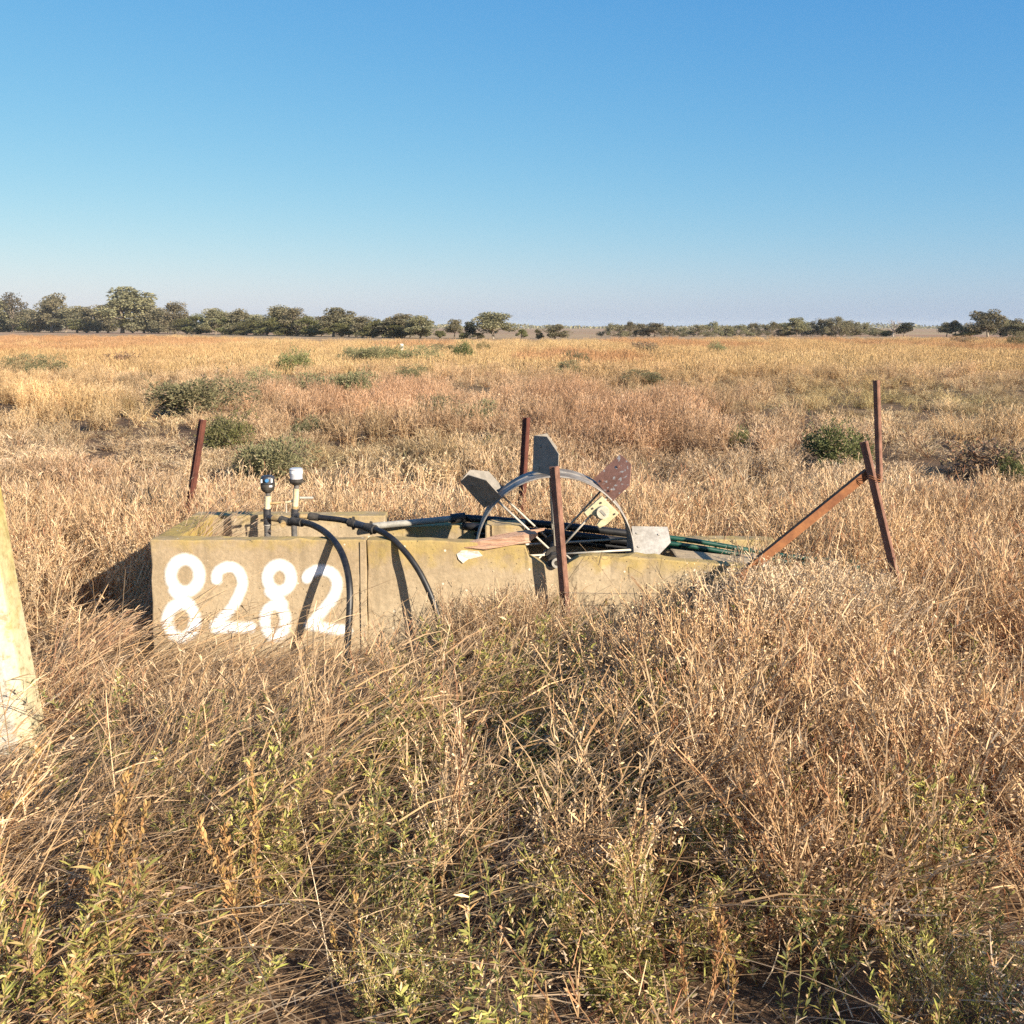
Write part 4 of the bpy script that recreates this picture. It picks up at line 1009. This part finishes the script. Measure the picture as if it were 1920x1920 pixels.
# ------------------------------------------------------------------ individual shrubs
def shrub_mesh(seed, n=2600, lobes=9, cols=OLIVE, leaf=.05):
    global rng
    old = rng; rng = np.random.default_rng(seed)
    vg = Veg()
    for _ in range(lobes):
        a = rng.uniform(0, 2 * PI); r = .33 * math.sqrt(rng.uniform(0, 1)); c = np.array([r * math.cos(a), r * math.sin(a), rng.uniform(.10, .46) * (1 - r * .7)])
        m = n // lobes; d = rng.normal(size=(m, 3)); d /= np.linalg.norm(d, axis=1, keepdims=True)
        R = rng.uniform(.08, .20) * (rng.uniform(.2, 1, m) ** .5)
        p = c + d * R[:, None] * np.array([1, 1, .85]); p[:, 2] = np.maximum(p[:, 2], .01)
        base = np.array(cols)[rng.integers(0, len(cols))]
        col = .6 * pal(m, cols) + .4 * base
        vg.leaves(p, d + rdir(m, .35) * .8, rng.uniform(.6, 1.4, m) * leaf, rng.uniform(.6, 1.3, m) * leaf * .42, col, .1, (.5, 1, .2))
    for _ in range(46):                                              # ragged sprigs standing out of the bush
        a = rng.uniform(0, 2 * PI); r = rng.uniform(.05, .42); m = 22; t = np.linspace(0, 1, m)
        b = np.array([r * math.cos(a), r * math.sin(a), rng.uniform(.10, .42)]); dd = rdir(1, .6)[0] * rng.uniform(.10, .26)
        vg.leaves(b + dd * t[:, None], rdir(m, .3) + dd * 2, rng.uniform(.6, 1.3, m) * leaf, rng.uniform(.5, 1.1, m) * leaf * .4, pal(m, cols + GREY[:1]), .1, (.5, 1, .2))
    A = np.concatenate(vg.v); mx = np.percentile(np.abs(A[:, :2]), 97, axis=0); mz = np.percentile(A[:, 2], 97)
    vg.v = [v / np.array([mx[0] * 2, mx[1] * 2, mz]) for v in vg.v]
    st = Veg(); s = Stems(26, .55, .06, .5, .15); s.draw(st, .012, pal(26, BROWN), 4)
    f, g = vg.mesh('foliage', M['leaf']), st.mesh('stems', M['leaf']); rng = old
    return f, g
protos = [shrub_mesh(50 + i, 4200, 15 + i, OLIVE if i < 4 else OLIVE[:2] + GREEN[:2], .028 if i % 2 else .033) for i in range(5)]
DRY = [shrub_mesh(80 + i, 1300, 10, BROWN[2:] + OLIVE[2:3] + GREY + STRAW[3:], .05) for i in range(2)]
dark_p = shrub_mesh(95, 4200, 14, [(.11, .13, .055), (.15, .165, .07), (.20, .205, .085)], .034)
def shrub(px, base, wpx, hpx, kind, label, cat='shrub'):
    Y = ground_Y(base); X = (px - 960) / 1920 * Y; W = wpx / 1920 * Y; H = hpx / 1920 * Y
    f, g = dark_p if kind == 'dark' else (DRY[kind[1]] if isinstance(kind, tuple) else protos[kind])
    r = thing('saltbush' if not isinstance(kind, tuple) else 'dry_bush', (X, Y, 0), label, cat, 'shrubs scattered over the field')
    r.rotation_euler.z = random.uniform(0, 6.28); r.scale = (W * 1.15, W * 1.15 if W < 1.4 else 1.4, H * 1.12)
    if W >= 1.4: r.rotation_euler.z = random.uniform(-.15, .15)
    for nm, me in (('foliage', f), ('stems', g)):
        o = bpy.data.objects.new(nm, me); COL.objects.link(o); o.parent = r
for s_ in SH: shrub(*s_)

# ------------------------------------------------------------------ trees
TREE_COLS = [(.21, .195, .115), (.26, .235, .135), (.165, .16, .10), (.31, .27, .16)]
def gum(seed, lob=9, trunk_f=.3, spread=.42, dense=1.0, cols=TREE_COLS, dead=False, low=.35, ls=1.0):
    """a gum about 1 high: trunk mesh and crown mesh"""
    global rng
    old = rng; rng = np.random.default_rng(seed); rr = random.Random(seed)
    tm = MB(); vg = Veg()
    lean = rr.uniform(-.06, .06); fork = Vector((lean, rr.uniform(-.04, .04), trunk_f))
    tm.tube(spline([Vector((0, 0, -.02)), fork * .5 + Vector((rr.uniform(-.02, .02), 0, 0)), fork], 3), [.034 - .012 * i / 6 for i in range(7)], 7)
    for i in range(lob):
        a = 2 * PI * i / lob + rr.uniform(-.5, .5); up = low + (1 - low) * ((i * .618 + rr.uniform(0, .3)) % 1.0) * .92
        r = spread * (1.05 - .8 * max(0, (up - .42)) / .58) * rr.uniform(.3, 1.05)
        e = Vector((r * math.cos(a) + lean * up * 2, r * math.sin(a), up))
        mid = fork.lerp(e, .5) + Vector((rr.uniform(-.05, .05), rr.uniform(-.05, .05), rr.uniform(-.05, .03)))
        pth = spline([fork, mid, e], 4); tm.tube(pth, [.017 - .013 * j / (len(pth) - 1) for j in range(len(pth))], 5)
        for _ in range(3 if dead else 2):
            e2 = e + Vector((rr.uniform(-.12, .12), rr.uniform(-.12, .12), rr.uniform(-.02, .12)))
            tm.tube([pth[-4], (pth[-3] + e2) / 2, e2], [.007, .005, .0015], 4)
            if not dead: ends = (e, e2)
            if not dead:
                for cc_ in ((e2,) if _ else ends):
                    m = int(125 * dense); R = rr.choice((.08, .11, .14, .19)) * rr.uniform(.85, 1.1) * ls
                    d = rng.normal(size=(m, 3)); d /= np.linalg.norm(d, axis=1, keepdims=True)
                    p = np.array(cc_) + d * (R * rng.uniform(.3, 1, m) ** .45)[:, None] * np.array([1.1, 1.1, .78])
                    base = np.array(cols)[rng.integers(0, len(cols))]; col = .55 * pal(m, cols, .2) + .45 * base
                    vg.leaves(p, d + rdir(m, .1) * .9, rng.uniform(.03, .06, m), rng.uniform(.018, .036, m), col, .3, (.5, 1, .3))
    me = bpy.data.meshes.new('trunk'); me.from_pydata([tuple(v) for v in tm.v], [], tm.f)
    me.materials.append(M['deadwood' if dead else 'bark']); me.polygons.foreach_set('use_smooth', [True] * len(me.polygons))
    cr = None if dead else vg.mesh('crown', M['leaf']); rng = old
    return me, cr
T_tall = [gum(200 + i, 14, .30, .40, 1.1, low=.34) for i in range(5)]
T_round = [gum(220 + i, 11 + 2 * (i % 4), .12 + .04 * (i % 3), .40 + .03 * (i % 3), 1.3, low=.12 + .05 * (i % 2)) for i in range(7)]
GREENER = [(.20, .195, .085), (.25, .235, .10), (.17, .17, .075)]
T_bush = [gum(240 + i, 14, .05, .46, 1.4, GREENER, low=.08) for i in range(3)]
DARKC = [(.05, .055, .035), (.07, .07, .04)]
T_dark = [gum(260, 10, .25, .42, 1.3, DARKC, low=.3)]
T_half = [gum(270, 10, .34, .38, .35, [(.15, .135, .085), (.2, .175, .11)], low=.4)]
T_wide = [gum(300 + i, 24, .12, 1.0, .9, low=.12, ls=1.25) for i in range(4)]
T_dead = [gum(280, 9, .3, .42, 1, dead=True, low=.4)]
KIND = {'t': T_tall, 'r': T_round, 'b': T_bush, 'd': T_dark, 'h': T_half, 'x': T_dead, 'w': T_wide}
LOOK = {'t': 'tall open crowned gum tree', 'r': 'spreading rounded gum tree', 'b': 'low bushy olive tree', 'd': 'small dark leaved tree', 'h': 'half bare grey gum tree', 'x': 'bare dead tree', 'w': 'low wide spreading gum'}
TR = [  # px, top row, width px, distance, kind, optional label
 (-6, 570, 70, 345, 'r'), (28, 556, 62, 320, 'h', 'half bare grey gum with pale forked trunk near the left edge'), (64, 582, 60, 350, 'r'), (100, 550, 70, 325, 't', 'gum tree with a high knob of foliage above its crown, left of the tallest'), (148, 577, 66, 345, 'r'),
 (186, 573, 60, 350, 'r'), (232, 542, 104, 320, 't', 'tallest gum tree of the tree line with several layered crowns'), (272, 571, 60, 340, 'r'), (300, 580, 50, 350, 'r'), (331, 574, 54, 335, 'r', 'domed gum tree right of the tallest gum'), (352, 598, 50, 325, 'b'),
 (378, 592, 46, 330, 'b'), (406, 581, 54, 345, 'r'), (436, 596, 44, 330, 'b'), (452, 584, 50, 350, 'r'), (482, 592, 44, 355, 'r'), (505, 595, 48, 318, 'b', 'bright olive umbrella shaped tree standing in front of the tree line'), (526, 579, 70, 350, 'r'),
 (560, 584, 56, 345, 'r'), (586, 597, 52, 325, 'b'), (626, 579, 70, 335, 't', 'open gum tree with pale trunk and wide crown left of the centre'), (655, 596, 44, 350, 'r'), (681, 598, 50, 345, 'r'), (700, 600, 40, 340, 'b'), (717, 608, 30, 320, 'd', 'small dark tree between paler gums left of centre'),
 (752, 591, 62, 340, 'r'), (788, 594, 56, 330, 'r', 'broad gum closing the right end of the left tree line'), (732, 599, 40, 350, 'r'), (852, 601, 32, 400, 't', 'small slim gum standing alone left of the centre gum'), (882, 606, 26, 360, 'd', 'small dark tree touching the left side of the centre gum'),
 (925, 586, 74, 350, 't', 'large gum with rounded lobes standing alone at the centre'), (978, 617, 18, 380, 'b', 'little bush right of the centre gum'), (1010, 618, 16, 370, 'b', 'little bush between the centre gum and the round tree'), (870, 623, 22, 330, 'b', 'little bush under the small dark tree'), (896, 624, 20, 330, 'b', 'little bush at the foot of the centre gum'),
 (1041, 608, 42, 360, 'r', 'round dense tree standing alone right of the centre gum'), (825, 620, 20, 340, 'b', 'little bush left of the small slim gum'),
 (1150, 609, 44, 400, 'w'), (1176, 606, 40, 410, 'w'), (1200, 608, 40, 420, 'w'), (1226, 607, 40, 400, 't'), (1254, 614, 40, 420, 'w'), (1282, 615, 36, 430, 'w'), (1308, 611, 44, 410, 'w'), (1334, 606, 36, 420, 'w'), (1358, 612, 40, 420, 'w'), (1384, 611, 46, 410, 'w'),
 (1412, 607, 38, 420, 'w'), (1444, 606, 40, 410, 'w'), (1468, 609, 40, 420, 'b'), (1492, 598, 40, 400, 't'), (1512, 605, 44, 420, 'w'), (1540, 600, 44, 410, 'w'), (1566, 596, 54, 400, 'w', 'broadest gum of the right tree line'), (1590, 602, 40, 410, 'w'), (1612, 607, 40, 420, 'w'), (1638, 615, 34, 430, 'w'),
 (1672, 598, 52, 400, 'x', 'bare dead tree on the right skyline'), (1692, 607, 40, 405, 'd', 'dark tree beside the bare dead tree on the right'), (1660, 619, 24, 420, 'b'),
 (1772, 606, 28, 400, 't'), (1790, 601, 26, 400, 't'), (1818, 610, 54, 390, 'b'), (1850, 580, 60, 380, 't', 'tall gum with high tufts above the right tree line'), (1872, 598, 50, 390, 'w'), (1898, 597, 40, 385, 't'), (1918, 606, 50, 380, 'r'), (1945, 600, 50, 390, 'w'),
 # a second rank standing behind the left trees
 (80, 596, 60, 330, 'b'), (165, 598, 60, 335, 'b'), (250, 598, 56, 330, 'b'), (465, 600, 50, 330, 'b'), (540, 604, 50, 325, 'b'), (640, 606, 44, 330, 'b'), (740, 608, 44, 330, 'b'), (10, 598, 60, 330, 'b'),
 (20, 584, 70, 375, 'r'), (125, 585, 60, 380, 'r'), (205, 588, 60, 375, 'r'), (318, 592, 60, 380, 'r'), (425, 590, 56, 380, 'r'), (545, 592, 60, 385, 'r'), (605, 592, 56, 385, 'r'), (668, 600, 50, 385, 'r'), (770, 600, 50, 385, 'r'), (-35, 575, 70, 350, 'r'),
]
def ordinal(n):
    W = 'first second third fourth fifth sixth seventh eighth ninth tenth eleventh twelfth thirteenth fourteenth fifteenth sixteenth seventeenth eighteenth nineteenth twentieth'.split()
    if n <= 20: return W[n - 1]
    tens = {2: 'twenty', 3: 'thirty', 4: 'forty'}
    return tens[n // 10] + '-' + W[n % 10 - 1] if n % 10 else tens[n // 10][:-1] + 'ieth'
# count each look from the left within its half of the skyline
order = {}
for half in (0, 1):
    for kd in KIND:
        ids = [i for i, t in enumerate(TR) if t[4] == kd and len(t) < 6 and (t[0] > 1090) == bool(half)]
        for r_, i in enumerate(sorted(ids, key=lambda i: TR[i][0])): order[i] = (r_ + 1, 'right' if half else 'left')
for i, t in enumerate(TR):
    px, toprow, wpx, Y, kd = t[:5]
    Y = ground_Y(float(np.interp(px, [0, 300, 520, 700, 925, 1060, 1150, 1500, 1920], [622.5, 625, 629, 633, 636, 636, 633, 632, 633]))) * (1 + (Y - 345) / 900)
    H = 2.0 - (toprow - HOR) * Y / 1920; W = wpx / 1920 * Y
    lab = t[5] if len(t) > 5 else '%s, %s such from the left in the %s tree line' % (LOOK[kd], ordinal(order[i][0]), order[i][1])
    r = thing('gum_tree' if kd in 'trhxw' else 'small_tree', ((px - 960) / 1920 * Y, Y, 0), lab, 'tree', 'trees along the far edge of the field')
    pr = random.choice(KIND[kd]); r.rotation_euler.z = random.uniform(0, 6.28)
    sxy = W * (1.12 / .92 if kd != 'w' else .62); r.scale = (sxy, sxy, H / 1.0)
    for nm, me in (('trunk', pr[0]), ('crown', pr[1])):
        if me: o = bpy.data.objects.new(nm, me); COL.objects.link(o); o.parent = r
# far-off wood on the horizon, one mass
fw = Veg()
n = 15000; X_ = rng.uniform(-900, 900, n); Y_ = rng.uniform(1150, 1300, n)
hh = 1.5 + 8 * np.clip(vnoise(X_, X_ * 0, 38) * .7 + vnoise(X_, X_ * 0 + 9, 9) * .5 - .25, 0, 1); p = np.stack([X_, Y_, rng.uniform(0, 1, n) * hh], 1)
fw.leaves(p, rdir(n, .2), rng.uniform(1.2, 2.6, n), rng.uniform(1.2, 2.4, n), pal(n, TREE_COLS), .1, (.7, 1, .6))
o = bpy.data.objects.new('distant_wood', fw.mesh('distant_wood', M['leaf'])); COL.objects.link(o); tag(o, 'thin blue grey line of far woodland on the horizon', None, None, 'stuff')

# white marker far in the field
mk_p = ((754 - 960) / 1920 * ground_Y(668), ground_Y(668), 0)
t = thing('marker_post', mk_p, 'tiny pale marker post among the far saltbushes', 'marker')
mb = MB(); mb.box(mk_p[0] - .1, mk_p[0] + .1, mk_p[1] - .05, mk_p[1] + .05, 0, .85); mb.build('post', M['white'], t, bevel=.02)

# ------------------------------------------------------------------ individual foreground plants
def plant(name, px, row, Y, hgt, fn, label, cat='weed', group=None, rot=None, tiltx=0, mat='leaf'):
    """a plant rooted at distance Y whose top shows at photo row"""
    p = P(px, row, Y); vg = fn()
    zt = max(v[:, 2].max() for v in vg.v)
    me = vg.mesh(name, M[mat]); o = bpy.data.objects.new(name, me); COL.objects.link(o)
    o.location = (p.x, Y, 0); s = max(p.z, .15) / zt; o.scale = (s, s, s) if hgt is None else (hgt, hgt, s)
    o.rotation_euler = (0, tiltx, random.uniform(0, 6.28) if rot is None else rot)
    tag(o, label, cat, group)
BRIGHT = [(.40, .40, .10), (.48, .44, .13), (.32, .34, .10), (.52, .43, .17)]
g1 = 'green weeds in the foreground'; g2 = 'orange seed spikes in the foreground'; g3_ = 'yellow green bushy weeds'
big_green = lambda: sp_green(13, .55, BRIGHT, .006, (.04, .085), .009, .20, 60)
plant('leafy_weed', 175, 1600, 2.75, None, big_green, 'tall bright green leafy weed in the lower left corner', group=g1)
plant('leafy_weed', 40, 1650, 2.65, None, big_green, 'yellow green leafy weed at the bottom left edge', group=g1)
plant('leafy_weed', 340, 1790, 2.65, None, lambda: sp_green(11, .45, GREEN, .005, (.04, .08), .008, .18, 50), 'grey green leafy weed right of the tall bright one', group=g1)
plant('leafy_weed', 230, 1390, 4.0, None, lambda: sp_green(8, .5, YGREEN, .005, (.04, .08), .008, .15, 44), 'yellow green weed right of the whitewashed post foot', group=g1)
plant('leafy_weed', 130, 1440, 3.9, None, lambda: sp_green(7, .5, YGREEN + GREEN, .005, (.04, .08), .008, .14, 44), 'small green weed at the foot of the whitewashed post', group=g1)
plant('leafy_weed', 1180, 1420, 3.8, None, lambda: sp_green(10, .5, GREEN[:3], .005, (.035, .07), .007, .13, 60), 'dark green spire shaped weed right of the centre foreground', group=g1)
plant('leafy_weed', 1330, 1500, 3.4, None, lambda: sp_green(11, .5, GREEN + BRIGHT[:1], .005, (.035, .07), .007, .18, 44), 'green weed clump left of the brown weeds at lower right', group=g1)
for px, row, Y, lab in ((1312, 1700, 2.75, 'orange seed spike, left one of the pair at bottom right of centre'), (1372, 1680, 2.8, 'orange seed spike, taller right one of the pair at bottom right of centre'),
                        (640, 1690, 2.85, 'rusty orange seed spike at the bottom left of centre'), (1010, 1850, 2.5, 'low rusty seed spike at the bottom edge centre')):
    plant('seed_spike', px, row, Y, None, lambda: sp_spire(2, .5), lab, 'weed', g2)
bushy = lambda: sp_bush(44, .5, BRIGHT[:2] + YGREEN + ORANGE[:1] + GOLD, 1.1, .004, .18, .36, .011)
plant('bushy_weed', 1170, 1510, 3.0, None, bushy, 'yellow green bushy weed with orange tips in the centre foreground', group=g3_)
plant('bushy_weed', 1790, 1690, 2.75, None, bushy, 'yellow green bushy weed in the lower right corner', group=g3_)
plant('bushy_weed', 740, 1700, 2.8, None, bushy, 'yellow green bushy weed at the bottom left of centre', group=g3_)
plant('bushy_weed', 960, 1250, 4.6, None, lambda: sp_green(16, .5, GREEN + YGREEN, .005, (.03, .07), .007, .26, 44), 'green leafy clump below the middle of the outlet, left of the front post', group=g3_)
plant('bushy_weed', 1090, 1300, 4.9, None, lambda: sp_green(12, .5, GREEN, .005, (.03, .07), .007, .22, 44), 'dark green leafy clump just right of the foot of the front post', group=g3_)
# tussocks beside the outlet
def tussock(n, L, az, t1, t2, cols, sp=.3):
    def f():
        vg = Veg(); s = Stems(n, L, .12, t1, t2, az, sp, .35); s.draw(vg, rng.uniform(.6, 1.3, n) * .0065, pal(n, cols), 9)
        m = n * 3; i, t, p, d = s.pick(m, .6, 1.0); vg.leaves(p, d + rdir(m, 0) * .4, rng.uniform(.03, .08, m), np.full(m, .004), pal(m, cols), .2, (.6, 1, .3)); return vg
    return f
plant('grass_tussock', 278, 880, 6.5, 1.0, tussock(150, 1.35, .0, .14, .34, PALE + STRAW, .5), 'tall pale grass tussock arching right over the left end of the outlet', 'grass tussock', None, 0.0, 0, 'leaf')
plant('grass_tussock', 120, 1150, 5.6, 1.0, tussock(150, .42, .6, .5, .35, STRAW + RED[1:2], .4), 'bent straw tussock lying against the left end of the painted wall', 'grass tussock', None, 0.0, 0, 'leaf')

# ------------------------------------------------------------------ thin evening haze
mb = MB(); mb.box(-3900, 3900, -700, 3900, -1.6, 21)
hz = mb.build('haze', M['wire']); tag(hz, kind='stuff')
hm, hn, hl = newmat('haze'); pv = hn.new('ShaderNodeVolumePrincipled'); ho = hn.new('ShaderNodeOutputMaterial')
pv.inputs['Color'].default_value = (.90, .95, .96, 1); pv.inputs['Density'].default_value = .00012
hl.new(pv.outputs[0], ho.inputs['Volume']); hz.data.materials.clear(); hz.data.materials.append(hm)
